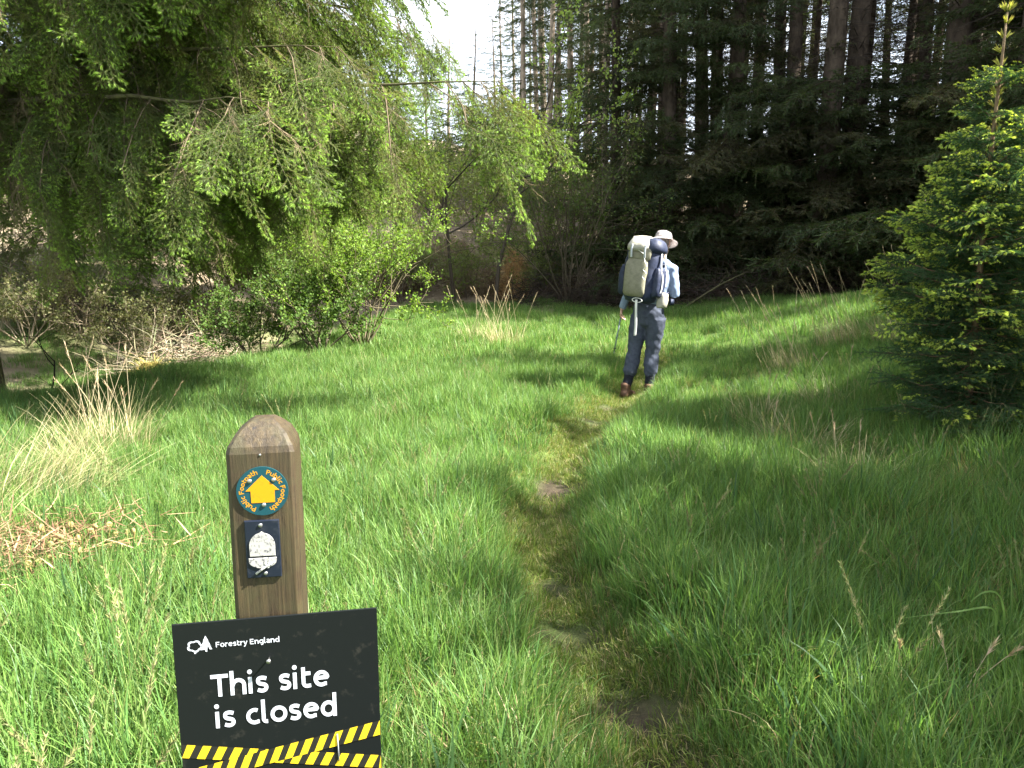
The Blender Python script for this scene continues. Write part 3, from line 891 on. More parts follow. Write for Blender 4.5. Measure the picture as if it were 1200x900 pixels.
# ------------------------------------------------------------------ the young spruce on the right
def young_spruce(loc, H, seed, label, full=True, r0=.045, dens=1.0):
    r = np.random.default_rng(seed)
    root = empty('young_spruce', loc)
    z = np.linspace(-.1, H, 12)
    g = Geo(); pts = np.stack([.02 * np.sin(z * 2 + seed), .02 * np.cos(z * 1.7), z], 1)
    tube(g, pts, r0 * .7 * (1 - .75 * z.clip(0) / H), (1, 1, 1), 8)
    g.build('trunk', MAT['youngbark'], root, True)
    P = []; E = []; S = []; I = []; w = Geo()
    whorls = np.concatenate([np.arange(.06, H * .60, .11 / dens), np.array([.64, .69, .76, .83]) * H])
    for z0 in whorls:
        L = np.interp(z0 / H, [0, .2, .42, .54, .64, .93], [.44, .54, .52, .36, .18, .08]) if full else np.interp(z0 / H, [0, .6, 1], [.3, .35, .12])
        nb = 7 if z0 < .62 * H else 4
        a0 = r.random() * 6.28
        for k in range(nb):
            zk = z0; z0 = max(.03, zk + (r.normal() * .05 if zk < .6 * H else 0))
            az = a0 + k * 6.28 / nb + r.normal() * .2; l = L * (.6 + .65 * r.random())
            up = np.interp(z0 / H, [0, .5, 1], [.0, .25, .7]) + r.normal() * .17
            t = np.linspace(0, 1, 6)
            ax = np.stack([np.cos(az) * l * t, np.sin(az) * l * t, z0 + l * (up * t - .12 * t + .12 * t ** 3)], 1)
            prisms(w, ax[:-1], ax[1:], .008 * (1 - .7 * t[:-1]), .008 * (1 - .7 * t[1:]), (.16, .11, .06), 4)
            m = max(3, int(l / .12))
            for q in range(m):
                u = (q + .6) / m
                b = np.array([np.interp(u, t, ax[:, i]) for i in range(3)])
                for sd in (1, -1, 0, 1.8, -1.8):
                    if sd == 0 and q < m - 1 and r.random() < .6: continue
                    if abs(sd) > 1.5 and r.random() < .5: continue
                    d = nz(np.array([np.cos(az + sd * .75), np.sin(az + sd * .75), up * .6 + r.normal() * .15]))
                    qq = Vector(d).to_track_quat('X', 'Z') @ Euler((r.normal() * .5, 0, 0)).to_quaternion()
                    P.append(b); E.append(qq.to_euler()[:]); S.append((.40 + .28 * r.random()) * (1 if sd else 1.1) * (1.0 if z0 < .75 * H else .75))
                    I.append(r.integers(3) if (q >= m - 1 and z0 > .2 * H or r.random() < .13) else 3 + r.integers(2))
            z0 = zk
    # the leader carries its own short needles and pale buds
    zz = np.repeat(np.linspace(H * .72, H, 60), 7); n = len(zz)
    pp = np.stack([np.interp(zz, z, pts[:, 0]), np.interp(zz, z, pts[:, 1]), zz], 1)
    needles(w, pp, np.tile([0, 0, 1.], (n, 1)), .022, .004, jitter((.05, .10, .04), n, r, .3), .9, r)
    w.build('branches', MAT['twig'], root, kind='stuff')
    b = Geo()
    for zb in list(np.linspace(H * .72, H * .97, 9)) + [H, H, H, H]:
        for k in range(2):
            a = r.random() * 6.28
            d = nz(np.array([np.cos(a), np.sin(a), .9 + r.random()])); p0 = np.array([0, 0, zb])
            p0 = np.array([np.interp(zb, z, pts[:, 0]), np.interp(zb, z, pts[:, 1]), zb])
            needles(b, np.tile(p0 + d * .02, (16, 1)), np.tile(d, (16, 1)), .055, .015, jitter((.36, .36, .09), 16, r, .2), .3, r)
    b.build('buds', MAT['leaf'], root, kind='stuff')
    scatter('foliage', np.array(P), np.array(E), np.array(S), np.array(I), young_src, root)
    tag(root, label, 'tree')
    return root


YOLD = [(.036, .092, .030), (.046, .108, .036), (.040, .098, .042)]
young_src = [source('young_spray', hanging_spray(60 + s, .42, 520, .020, .0042, .9, YOLD, .045, .19, (.34, .42, .08), .050, .011, 18, 1, .12), MAT['spruce']) for s in range(3)] + \
            [source('young_spray', hanging_spray(70 + s, .42, 520, .020, .0042, 0, YOLD, .045, .19, sub=1), MAT['spruce']) for s in range(2)]
yx, yy = 3.55, 6.1
young_spruce((yx, yy, g1(yx, yy)), 3.05, 1, 'young spruce at the right edge with bright yellow-green tips and a tall bare leader')
young_spruce((4.05, 7.0, g1(4.05, 7.0)), 2.6, 4, 'slimmer young spruce whose brown leader shows just behind the bright-tipped one', True, .04)


# ------------------------------------------------------------------ leafy shrubs and saplings
def leaf_cloud(g, P, size, r, cols, flat=.6):
    """one folded leaf of four triangles at each point"""
    m = len(P)
    n = nz(np.stack([r.normal(size=m), r.normal(size=m), flat + r.normal(size=m) * .6], 1))
    A, B = frames(n); a = r.random(m) * 6.28
    d = A * np.cos(a)[:, None] + B * np.sin(a)[:, None]; s = np.cross(n, d)
    L = (size * (.6 + .7 * r.random(m)))[:, None]; W = L * .33
    V = np.stack([P, P + d * L * .5 + s * W + n * L * .08, P + d * L, P + d * L * .5 - s * W + n * L * .08], 1)
    i = np.arange(m)[:, None] * 4
    T = np.concatenate([i + np.array([0, 1, 2]), i + np.array([0, 2, 3])])
    c = np.array(cols)[r.integers(0, len(cols), m)] * (1 + .2 * (r.random((m, 1)) * 2 - 1))
    g.add(V.reshape(-1, 3), T=T, C=np.repeat(c, 4, 0))


def shrub(name, loc, stems, h, spread, seed, label, cat, cols, size=.04, leaves=9, depth=3, r0=.018, twig=(.10, .085, .055), lean=(0, 0), up=.55, leafmin=.25, jit=.35, group=None, dens=1.0):
    """stems that fork a few times; leaves sit along the thin wood"""
    r = np.random.default_rng(seed); root = empty(name, loc)
    w = Geo(); tips = []; leafpts = []

    def grow(p, d, L, rad, lev):
        n = 4; pts = [p]
        for k in range(n):
            d = d + r.normal(size=3) * .13 + np.array([0, 0, .05 * up]); d = d / np.linalg.norm(d)
            pts.append(pts[-1] + d * L / n)
        pts = np.array(pts); rr = np.linspace(rad, rad * .55, n + 1)
        prisms(w, pts[:-1], pts[1:], rr[:-1], rr[1:], twig, 5 if lev == 0 else 3)
        if lev >= depth - 1:
            k = leaves; u = leafmin + (1 - leafmin) * r.random(k)
            i = (u * n).clip(0, n - 1e-3)
            q = pts[i.astype(int)] + (pts[np.minimum(i.astype(int) + 1, n)] - pts[i.astype(int)]) * (i % 1)[:, None]
            leafpts.append(q + r.normal(size=q.shape) * size * .7)
        if lev < depth:
            for k in range(3 if lev else 4):
                u = .35 + .65 * r.random(); j = min(n - 1, int(u * n))
                o = r.normal(size=3) * jit * 2; dd = d + o + np.array([0, 0, up * .3]); dd /= np.linalg.norm(dd)
                grow(pts[j] + (pts[j + 1] - pts[j]) * (u * n - j), dd, L * (.45 + .25 * r.random()), rad * .5, lev + 1)
    for k in range(stems):
        a = k * 6.28 / max(1, stems) + r.normal() * .4
        s = spread * (.3 + .8 * r.random())
        d = np.array([math.cos(a) * s + lean[0], math.sin(a) * s + lean[1], 1.0]); d /= np.linalg.norm(d)
        grow(np.array([math.cos(a), math.sin(a), -.3]) * (.08 if stems > 1 else 0), d, h * .55 * (.75 + .4 * r.random()), r0, 0)
    w.build('stems' if stems > 1 else 'trunk', MAT['twig'], root, kind='stuff')
    lf = Geo(); leaf_cloud(lf, np.concatenate(leafpts), size, r, cols)
    lf.build('leaves', MAT['leaf'], root, kind='stuff')
    tag(root, label, cat, group)
    return root


LIME = [(.17, .27, .04), (.14, .24, .035), (.20, .29, .055), (.11, .20, .03)]
MID = [(.075, .13, .03), (.06, .11, .025), (.09, .145, .035)]
DULL = [(.15, .165, .065), (.13, .15, .06), (.18, .175, .09)]
x, y = px(425, 12.6), 12.6
shrub('leafy_bush', (x, y, g1(x, y)), 15, 2.75, .8, 3, 'rounded leafy bush with fresh lime leaves at the meadow edge under the drooping spruce', 'bush', LIME, .042, 22, 3, .016, (.12, .10, .06))
x, y = px(375, 12.0), 12.0
shrub('leafy_bush', (x, y, g1(x, y)), 9, 1.7, .9, 31, 'lower darker bush with small leaves left of the lime leafy one', 'bush', MID, .045, 14, 3, .016, group='bushes under the left spruces')
x, y = px(300, 12.4), 12.4
shrub('leafy_bush', (x, y, g1(x, y)), 9, 1.5, 1.0, 32, 'shaded green bush under the middle of the big left spruce', 'bush', MID, .045, 14, 3, .016, group='bushes under the left spruces')
for k, (X, d, h, lb) in enumerate([(30, 14.5, 1.5, 'grey-green scrubby bush at the left edge behind the hollow'), (95, 15.5, 1.9, 'grey-green scrubby bush with pale twigs just right of the leftmost one'),
                                   (165, 14.8, 1.5, 'scrubby bush above the yellow mossy tussock'), (225, 16, 1.7, 'scrubby bush half hidden by the drooping sprays of the big spruce')]):
    x, y = px(X, d), d
    shrub('scrub_bush', (x, y, g1(x, y)), 11, h, 1.0, 40 + k, lb, 'bush', DULL, .05, 7, 3, .015, (.22, .18, .12), group='scrub behind the left hollow')
for k, (X, d, h, lb) in enumerate([(-10, 18, 3.2, 'tall thin scrub bush high on the left bank at the frame edge'), (70, 20, 3.4, 'tall pale-twigged bush high on the left bank'), (150, 21, 3.2, 'bushy shrub high on the left bank under the dark sprays'), (255, 20, 2.8, 'bushy shrub on the left bank behind the big spruce sprays'), (330, 19, 2.8, 'bushy shrub behind the left end of the leafy bushes')]):
    x, y = px(X, d), d
    shrub('scrub_bush', (x, y, g1(x, y)), 12, h, .8, 60 + k, lb, 'bush', DULL + MID, .075, 8, 3, .02, (.22, .18, .12), group='scrub on the left bank')
for k, (X, d, h, lb) in enumerate([(533, 21.0, 5.4, 'thin young birch with light leaves, left of the two in the clearing'), (580, 20.0, 5.2, 'thin young birch with light leaves, right of the two in the clearing')]):
    x, y = px(X, d), d
    shrub('young_birch', (x, y, g1(x, y) - .0), 1, h * 1.35, .06, 80 + k, lb, 'tree', [(.19, .27, .06), (.15, .23, .05), (.22, .27, .08)], .085, 30, 3, .055, (.075, .06, .045), up=.6, jit=.42)  # leaf greens lightened in place of sun the clearing does not get
x, y = px(668, 20.5), 20.5
shrub('hazel_shrub', (x, y, g1(x, y)), 16, 5.0, .5, 90, 'tall multi-stemmed shrub with sparse leaves left of the forest wall', 'shrub', [(.07, .11, .03), (.09, .14, .035), (.11, .13, .05)], .065, 8, 3, .022, (.085, .07, .045), up=.5)
x, y = px(625, 22.5), 22.5
shrub('hazel_shrub', (x, y, g1(x, y)), 9, 4.0, .4, 91, 'smaller many-stemmed shrub between the right birch and the tall shrub', 'shrub', [(.13, .19, .045), (.15, .21, .05)], .065, 8, 3, .020, (.09, .075, .05), up=.5)
hz0 = None
for k, (X, d, sc) in enumerate([(500, 27, 1.0), (560, 29, .9), (600, 31, 1.1), (640, 28, 1.0), (520, 33, 1.1), (470, 30, 1.1), (575, 36, 1.2), (690, 30, 1.2), (735, 27, 1.0), (545, 41, 1.2), (620, 40, 1.3), (450, 36, 1.2), (496, 23.2, .55), (548, 22.6, .5), (585, 23.6, .6), (628, 22, .5), (470, 22.5, .6)]):
    x, y = px(X, d), d
    if hz0 is None:
        hz0 = o = shrub('hillside_shrub', (x, y, g1(x, y)), 9, 3.6, .5, 95, 'pale green leafy shrub on the tan slope behind the birches', 'shrub', [(.18, .24, .07), (.15, .20, .055), (.20, .22, .09)], .085, 8, 3, .025, (.17, .14, .10), up=.5, group='shrubs on the far slope')  # leaf colours made paler to mimic sunlight on the slope
    else:
        o = copy_tree(hz0); o.location = (x, y, g1(x, y)); o.rotation_euler = (0, 0, k * 1.3)
    o.scale = (sc, sc, sc)
x, y = px(55, 9.5), 9.5
shrub('bare_sapling', (x, y, g1(x, y)), 1, 1.5, .02, 93, 'thin dark bare sapling standing in the left hollow', 'sapling', MID, .03, 1, 2, .016, (.03, .024, .02), up=.3)


# ------------------------------------------------------------------ brush, mounds, tussocks
def brush(loc, sx, sy, h, n, seed, label, col, name='brush_heap', group=None, ln=.9, rad=.008):
    r = np.random.default_rng(seed); root = Geo()
    a = r.random(n) * 6.28; q = np.sqrt(r.random(n))
    p = np.stack([sx * q * np.cos(a), sy * q * np.sin(a), h * (1 - q ** 2) * r.random(n)], 1)
    d = nz(np.stack([r.normal(size=n), r.normal(size=n), .25 + .45 * r.normal(size=n)], 1))
    l = ln * (.3 + r.random(n))
    m = p + d * l[:, None] * .5; e = m + nz(d + r.normal(size=(n, 3)) * .35 + [0, 0, -.25]) * l[:, None] * .5
    p[:, 2] = np.maximum(p[:, 2], -.05)
    c = jitter(col, n, r, .4)
    prisms(root, p, m, rad, rad * .7, c, 3); prisms(root, m, e, rad * .7, rad * .3, c, 3)
    o = root.build(name, MAT['twig'])
    o.location = loc
    tag(o, label, 'brushwood', group)
    return o


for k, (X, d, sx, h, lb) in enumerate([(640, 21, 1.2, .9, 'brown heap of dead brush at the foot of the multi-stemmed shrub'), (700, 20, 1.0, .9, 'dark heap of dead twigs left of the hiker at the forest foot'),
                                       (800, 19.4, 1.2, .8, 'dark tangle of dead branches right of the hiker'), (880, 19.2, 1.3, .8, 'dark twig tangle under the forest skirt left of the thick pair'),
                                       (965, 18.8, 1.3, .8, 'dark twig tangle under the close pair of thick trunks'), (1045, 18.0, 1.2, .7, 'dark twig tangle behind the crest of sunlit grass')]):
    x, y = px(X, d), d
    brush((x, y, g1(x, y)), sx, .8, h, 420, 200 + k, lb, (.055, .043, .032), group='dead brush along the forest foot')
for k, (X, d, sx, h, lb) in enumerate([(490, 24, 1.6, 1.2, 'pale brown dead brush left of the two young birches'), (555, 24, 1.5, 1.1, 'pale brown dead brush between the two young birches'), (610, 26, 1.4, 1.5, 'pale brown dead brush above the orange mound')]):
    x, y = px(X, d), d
    brush((x, y, g1(x, y)), sx, 1.2, h, 420, 220 + k, lb, (.29, .225, .15), group='pale brush in the clearing')  # brush colour lightened to stand in for blocked sunlight
for k, (X, d, sx, h, lb) in enumerate([(20, 15.8, 1.8, 1.1, 'pale grey-brown dead brush on the left bank at the frame edge'), (120, 17.0, 2.0, 1.2, 'pale grey-brown dead brush on the left bank among the scrub'), (215, 13.8, 1.2, .7, 'brown dead twigs lying under the big left spruce')]):
    x, y = px(X, d), d
    brush((x, y, g1(x, y)), sx, 1.3, h, 520, 230 + k, lb, (.19, .16, .105), group='pale brush on the left bank')


def mound(loc, sx, sy, h, seed, label, c1, c2, straw, cat='mound', group=None, name='bracken_mound', n=900):
    r = np.random.default_rng(seed); root = empty(name, loc)
    bm = bmesh.new(); bmesh.ops.create_icosphere(bm, subdivisions=4, radius=1)
    for v in bm.verts:
        f = 1 + .45 * mnoise.noise(v.co * 1.6 + Vector((seed, 0, 0))) + .12 * mnoise.noise(v.co * 4 + Vector((0, seed, 0)))
        v.co = Vector((v.co.x * sx * f, v.co.y * sy * f, v.co.z * h * f))
    me = bpy.data.meshes.new('earth'); bm.to_mesh(me); bm.free()
    me.polygons.foreach_set('use_smooth', np.ones(len(me.polygons), bool))
    key = 'mound' + str(c1)
    if key not in MAT: MAT[key] = grain('mound_earth', c1, c2, 7, .9, .8, spec=.1, dist=.05)
    me.materials.append(MAT[key])
    link('earth', me, root)
    V = np.array([v.co[:] for v in me.vertices]); V = V[V[:, 2] > -.1 * h]
    b = V[r.integers(0, len(V), n)]; g = Geo()
    nn = nz(b / np.array([sx, sy, h]) ** 2)
    c = jitter(straw, n, r, .35)
    az = np.arctan2(nn[:, 1], nn[:, 0]) + r.normal(size=n) * .5
    blade_strip(g, b, az, .12 + .25 * r.random(n) * max(.5, h), .006 + .008 * r.random(n), .5 + 1.0 * r.random(n), 1.2 + r.random(n), c * .8, c, 3, r)
    g.build('dead_fronds', MAT['straw'], root, kind='stuff')
    tag(root, label, cat, group)
    return root


OR1, OR2, ORS = (.22, .13, .055), (.40, .25, .11), (.46, .31, .14)  # bracken orange brightened to suggest sun on the shaded mound
BR1, BR2, BRS = (.09, .068, .042), (.22, .165, .10), (.30, .23, .135)  # bracken browns, with the clearing's missing sunlight put into the colour
MS1, MS2, MSS = (.13, .10, .03), (.30, .23, .06), (.36, .30, .09)
for k, (X, d, sx, h, lb, c) in enumerate([(604, 22.3, .42, 1.35, 'upright orange-brown mound of dead bracken tinted as if sunlit at the clearing edge', 0), (565, 23.2, .8, 1.0, 'brown rounded mound of dead growth left of the orange one', 1),
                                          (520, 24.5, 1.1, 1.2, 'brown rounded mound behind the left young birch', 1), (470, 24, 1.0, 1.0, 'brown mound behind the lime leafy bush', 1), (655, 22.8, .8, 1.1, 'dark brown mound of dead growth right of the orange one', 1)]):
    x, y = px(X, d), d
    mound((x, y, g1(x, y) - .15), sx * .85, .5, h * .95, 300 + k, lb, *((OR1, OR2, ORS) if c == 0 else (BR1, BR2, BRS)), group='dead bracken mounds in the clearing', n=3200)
x, y = px(178, 11.8), 11.8
mound((x, y, g1(x, y) + .05), .38, .3, .34, 320, 'yellow-brown mossy tussock in the left hollow, upper of two', MS1, MS2, MSS, 'tussock', 'mossy tussocks in the hollow', 'mossy_tussock', 900)
x, y = px(165, 10.9), 10.9
mound((x, y, g1(x, y)), .34, .28, .22, 321, 'yellow-brown mossy tussock in the left hollow, lower of two', BR1, MS2, MSS, 'tussock', 'mossy tussocks in the hollow', 'mossy_tussock', 700)
# hanging dead branch that leans out of the forest foot
g = Geo(); a = np.array([px(905, 19.0), 19.0, 1.15]); b = np.array([px(800, 18.4), 18.4, g1(px(800, 18.4), 18.4) + .02])
t = np.linspace(0, 1, 9)[:, None]; pts = a + (b - a) * t + np.array([0, 0, .14]) * np.sin(t * 3.1)
tube(g, pts, np.linspace(.010, .026, 9), (1, 1, 1), 6)
prisms(g, pts[1:6], pts[1:6] + np.array([[.25, 0, .3], [.1, .1, .35], [.3, 0, .2], [-.1, 0, .3], [.2, .1, .25]]), .009, .004, (1, 1, 1), 4)
tag(g.build('fallen_branch', MAT['mossbark'], None, True), 'bare fallen branch leaning from the meadow up into the dark forest foot', 'branch')


def tussock(loc, n, rad, h, seed, label, cols, lean=.5, curl=.9, w=.0030, name='dry_grass_tussock', bias=None, stems=0, sh=.9, group='dry grass tussocks in the meadow', spread=.6):
    n = int(n * 1.5)
    r = np.random.default_rng(seed); root = empty(name, loc)
    a = r.random(n) * 6.28; q = rad * np.sqrt(r.random(n)); g = Geo()
    base = np.stack([q * np.cos(a), q * np.sin(a), np.zeros(n)], 1)
    az = a + r.normal(size=n) * spread
    if bias is not None: az = bias + r.normal(size=n) * spread
    c = np.array(cols)[r.integers(0, len(cols), n)] * (1 + .25 * (r.random((n, 1)) * 2 - 1))
    blade_strip(g, base, az, h * (.4 + .75 * r.random(n)), w * (.6 + .8 * r.random(n)), lean * (.2 + r.random(n)), curl * r.random(n) * 1.4, c, c * 1.1, 5, r)
    g.build('blades', MAT['dry'], root, kind='stuff')
    if stems:
        s = Geo(); az = r.random(stems) * 6.28 if bias is None else bias + r.normal(size=stems) * .7
        for k in range(stems):
            t = np.linspace(0, 1, 6); ln = sh * (.55 + .6 * r.random()); le = .12 + .4 * r.random()
            x = ln * np.sin(le) * t + .08 * ln * t ** 3; z = ln * np.cos(le) * t
            p = np.stack([x * np.cos(az[k]) + r.normal() * rad * .5, x * np.sin(az[k]) + r.normal() * rad * .3, z], 1)
            cc = np.array((.40, .33, .20)) * (.8 + .4 * r.random())
            prisms(s, p[:-1], p[1:], .0021 - .0010 * t[:-1], .0021 - .0010 * t[1:], cc, 4)
            u = .82 + .18 * r.random(24)
            e = np.stack([np.interp(u, t, p[:, i]) for i in range(3)], 1)
            needles(s, e, np.tile(nz((p[-1] - p[-2])[None]), (24, 1)), .035, .004, jitter((.38, .30, .18), 24, r, .2), .35, r)
        s.build('seed_stems', MAT['dry'], root, kind='stuff')
    tag(root, label, 'grass tussock', group)
    return root


STRAW = [(.33, .28, .15), (.40, .345, .20), (.27, .225, .11), (.21, .23, .085)]
for (X, Y, d, n, rad, h, lb, kw) in [
    (125, 540, 5.9, 200, .32, .55, 'tall upright straw-coloured tussock left of the waymark post, behind the flattened one', dict(lean=.55, curl=.9, stems=20, sh=.85, w=.0028)),
    (15, 610, 4.5, 460, .40, .66, 'flattened pale straw tussock at the left edge of the picture', dict(lean=1.0, curl=.9, bias=R(25), stems=0)),
    (95, 575, 5.2, 260, .25, .45, 'thin pale tuft between the two big straw tussocks', dict(lean=.9, curl=.9, bias=R(200))),
    (590, 400, 12.6, 150, .30, .5, 'sparse tuft of pale seed stems left of the hiker in mid meadow', dict(stems=18, sh=1.1, lean=.4)),
    (555, 390, 13.3, 90, .25, .4, 'few thin pale stems near the left birch end of the meadow', dict(stems=8, sh=.9, lean=.5)),
    (925, 440, 9.3, 130, .28, .42, 'leaning dry seed stems on the bank right of the hiker', dict(stems=16, sh=1.0, lean=.5, bias=R(150))),
    (985, 400, 9.9, 170, .30, .45, 'dense pale seed stems on the sunlit crest of the bank', dict(stems=18, sh=1.0, lean=.5, bias=R(160))),
    (1050, 385, 9.4, 150, .30, .45, 'pale leaning stems beside the young spruce on the bank', dict(stems=14, sh=1.0, lean=.6, bias=R(165))),
    (935, 545, 6.0, 240, .30, .4, 'low matted straw tuft in the shaded grass right of the path', dict(lean=1.1, curl=1.1, stems=3, sh=.6)),
    (975, 480, 7.4, 200, .30, .36, 'sunlit matted straw patch on the bank right of the path', dict(lean=1.0, curl=1.0, stems=4, sh=.6)),
    (890, 500, 6.9, 110, .22, .4, 'sunlit thin pale tuft nearest the path on the right', dict(lean=.8, curl=1.0, stems=3, sh=.6)),
    (1010, 590, 5.2, 160, .3, .36, 'dull brown matted tuft in the shade under the young spruce', dict(lean=1.1, curl=1.1, stems=2, sh=.5)),
    (1100, 860, 2.55, 60, .16, .3, 'brown dead grass lying at the bottom right corner', dict(lean=1.2, curl=1.0, stems=4, sh=.35)),
]:
    x, y = px(X, d), d
    tussock((x, y, g1(x, y)), n, rad, h, int(X + d * 10), lb, STRAW, **kw)


# long bent blade at the lower right
g = Geo(); bx, by = px(1150, 2.85), 2.85
z0 = g1(bx, by)
P_ = np.array([(bx + .03, by, z0), (bx + .02, by - .01, z0 + .16), (bx - .03, by - .02, z0 + .29), (bx - .10, by - .03, z0 + .345), (bx - .16, by - .03, z0 + .30), (bx - .05, by - .05, z0 + .27)])
def ribbon(g, pts, w, col):
    pts = np.asarray(pts, float); D = nz(np.gradient(pts, axis=0)); s = nz(np.cross(D, np.array([0, -.75, .65])))
    w = np.asarray(w)[:, None]
    V = np.stack([pts - s * w, pts + s * w], 1).reshape(-1, 3)
    g.add(V, Q=[[2 * i, 2 * i + 1, 2 * i + 3, 2 * i + 2] for i in range(len(pts) - 1)], C=col)
def curve(pts, n=24):
    pts = np.asarray(pts, float); m = len(pts); out = []
    P = np.concatenate([[2 * pts[0] - pts[1]], pts, [2 * pts[-1] - pts[-2]]])
    for i in range(m - 1):
        p0, p1, p2, p3 = P[i:i + 4]
        for t in np.linspace(0, 1, max(2, n // (m - 1)), endpoint=False):
            out.append(.5 * ((2 * p1) + (p2 - p0) * t + (2 * p0 - 5 * p1 + 4 * p2 - p3) * t * t + (3 * p1 - p0 - 3 * p2 + p3) * t ** 3))
    out.append(pts[-1]); return np.array(out)
c1 = curve([(bx + .05, by, z0), (bx + .04, by, z0 + .18), (bx, by - .02, z0 + .275), (bx - .15, by - .05, z0 + .275), (bx - .36, by - .08, z0 + .265)])
ribbon(g, c1, .0045 * (1 - np.linspace(0, 1, len(c1)) ** 2) + .0006, (.12, .20, .05))
c2 = curve([(bx + .10, by + .04, z0), (bx + .09, by + .03, z0 + .20), (bx + .05, by + .02, z0 + .31), (bx - .02, by, z0 + .33), (bx - .07, by, z0 + .29)])
ribbon(g, c2, .005 * (1 - np.linspace(0, 1, len(c2)) ** 2) + .0006, (.12, .20, .05))
tag(g.build('long_grass_blade', MAT['grass']), 'long broad grass blades bent over flat at the lower right', 'grass blade')


# dead bracken with curled new croziers, left foreground
def bracken(loc, label):
    r = np.random.default_rng(77); root = empty('bracken_patch', loc)
    g = Geo(); n = 1500
    p = np.stack([r.normal(size=n) * .24, r.normal(size=n) * .20, .03 + .20 * r.random(n) * np.ones(n)], 1)
    c = np.array([(.20, .120, .066), (.29, .195, .115), (.15, .080, .046), (.10, .055, .034)])[r.integers(0, 4, n)] * (.8 + .4 * r.random((n, 1)))
    blade_strip(g, p, r.random(n) * 6.28, .05 + .13 * r.random(n), .003 + .006 * r.random(n), .9 + .9 * r.random(n), .7 * r.normal(size=n), c, c * 1.1, 3, r)
    m = 70; q = np.stack([r.normal(size=m) * .24, r.normal(size=m) * .2, .02 + .1 * r.random(m)], 1)
    d = nz(np.stack([r.normal(size=m), r.normal(size=m), .35 * r.normal(size=m)], 1))
    prisms(g, q, q + d * (.25 + .3 * r.random(m))[:, None], .004, .002, jitter((.32, .22, .12), m, r, .3), 4)
    g.build('dead_fronds', MAT['straw'], root, kind='stuff')
    me = None
    cg = Geo()
    t = np.linspace(0, 1, 22)
    h = .17
    st = np.stack([.01 * np.sin(t[:10] * 3), np.zeros(10), h * t[:10] / t[9]], 1)
    a = np.linspace(0, 2 * math.pi * 1.35, 18); rr = .0155 * (1 - .45 * a / a[-1])
    sp = np.stack([st[-1, 0] + .0155 - rr * np.cos(a), np.zeros(18), h + rr * np.sin(a)], 1)
    tube(cg, np.concatenate([st, sp[1:]]), np.concatenate([np.linspace(.006, .007, 10), np.linspace(.0120, .010, 17)]), (.30, .235, .09), 7)
    k = 160; i = r.integers(0, 17, k)
    needles(cg, sp[i], nz(r.normal(size=(k, 3))), .014, .006, jitter((.36, .28, .13), k, r, .25), .8, r)
    me = cg.mesh('crozier', MAT['straw'], False)
    for k in range(42):
        o = bpy.data.objects.new('crozier', me); COL.objects.link(o); o.parent = root
        o.location = (r.normal() * .17 + .12, r.normal() * .16, .04 + .06 * r.random()); o.rotation_euler = (r.normal() * .25, r.normal() * .25, r.random() * 6.28)
        s = .42 + .3 * r.random(); o.scale = (s, s, s * (.8 + .5 * r.random()))
    tag(root, label, 'bracken')


x, y = px(40, 3.62), 3.62
bracken((x, y, g1(x, y)), 'heap of rust-brown dead bracken with pale curled new shoots at the left edge')

# ------------------------------------------------------------------ small solid helpers
def paint(name, col, rough=.5, spec=.4, metal=0.0, spot=None, scale=120.0, amount=.5, bump=0.0):
    """plain paint; with spot, worn or stained patches of that colour"""
    m, nt, p, out = new_mat(name)
    p.inputs['Base Color'].default_value = (*col, 1); p.inputs['Roughness'].default_value = rough
    p.inputs['Specular IOR Level'].default_value = spec; p.inputs['Metallic'].default_value = metal
    if spot:
        tc = nt.nodes.new('ShaderNodeTexCoord'); no = nt.nodes.new('ShaderNodeTexNoise')
        no.inputs['Scale'].default_value = scale; no.inputs['Detail'].default_value = 6; no.inputs['Roughness'].default_value = .7
        nt.links.new(tc.outputs['Object'], no.inputs['Vector'])
        cr = nt.nodes.new('ShaderNodeValToRGB')
        cr.color_ramp.elements[0].position = amount - .06; cr.color_ramp.elements[0].color = (*spot, 1)
        cr.color_ramp.elements[1].position = amount + .06; cr.color_ramp.elements[1].color = (*col, 1)
        nt.links.new(no.outputs['Fac'], cr.inputs['Fac']); nt.links.new(cr.outputs['Color'], p.inputs['Base Color'])
        if bump:
            bp = nt.nodes.new('ShaderNodeBump'); bp.inputs['Strength'].default_value = bump; bp.inputs['Distance'].default_value = .002
            nt.links.new(no.outputs['Fac'], bp.inputs['Height']); nt.links.new(bp.outputs['Normal'], p.inputs['Normal'])
    return m


def bm_obj(name, bm, mat, parent=None, sm=False, kind=None):
    me = bpy.data.meshes.new(name)
    bmesh.ops.recalc_face_normals(bm, faces=bm.faces)
    bm.to_mesh(me); bm.free()
    if sm: me.polygons.foreach_set('use_smooth', np.ones(len(me.polygons), bool))
    if mat: me.materials.append(mat)
    return link(name, me, parent, kind)


def slab(pts, y0, y1, bev=0.0, seg=2):
    """prism with outline pts in the x-z plane, from y0 (front) to y1 (back)"""
    bm = bmesh.new()
    a = [bm.verts.new((x, y0, z)) for x, z in pts]; b = [bm.verts.new((x, y1, z)) for x, z in pts]
    n = len(pts)
    f = [bm.faces.new(a), bm.faces.new(b[::-1])]
    for i in range(n): bm.faces.new((a[i], b[i], b[(i + 1) % n], a[(i + 1) % n]))
    if bev:
        e = [e for e in f[0].edges]
        bmesh.ops.bevel(bm, geom=e, offset=bev, segments=seg, affect='EDGES', profile=.5)
    return bm


def disc_pts(r, n=48, cx=0, cz=0):
    return [(cx + r * math.cos(2 * math.pi * k / n), cz + r * math.sin(2 * math.pi * k / n)) for k in range(n)]


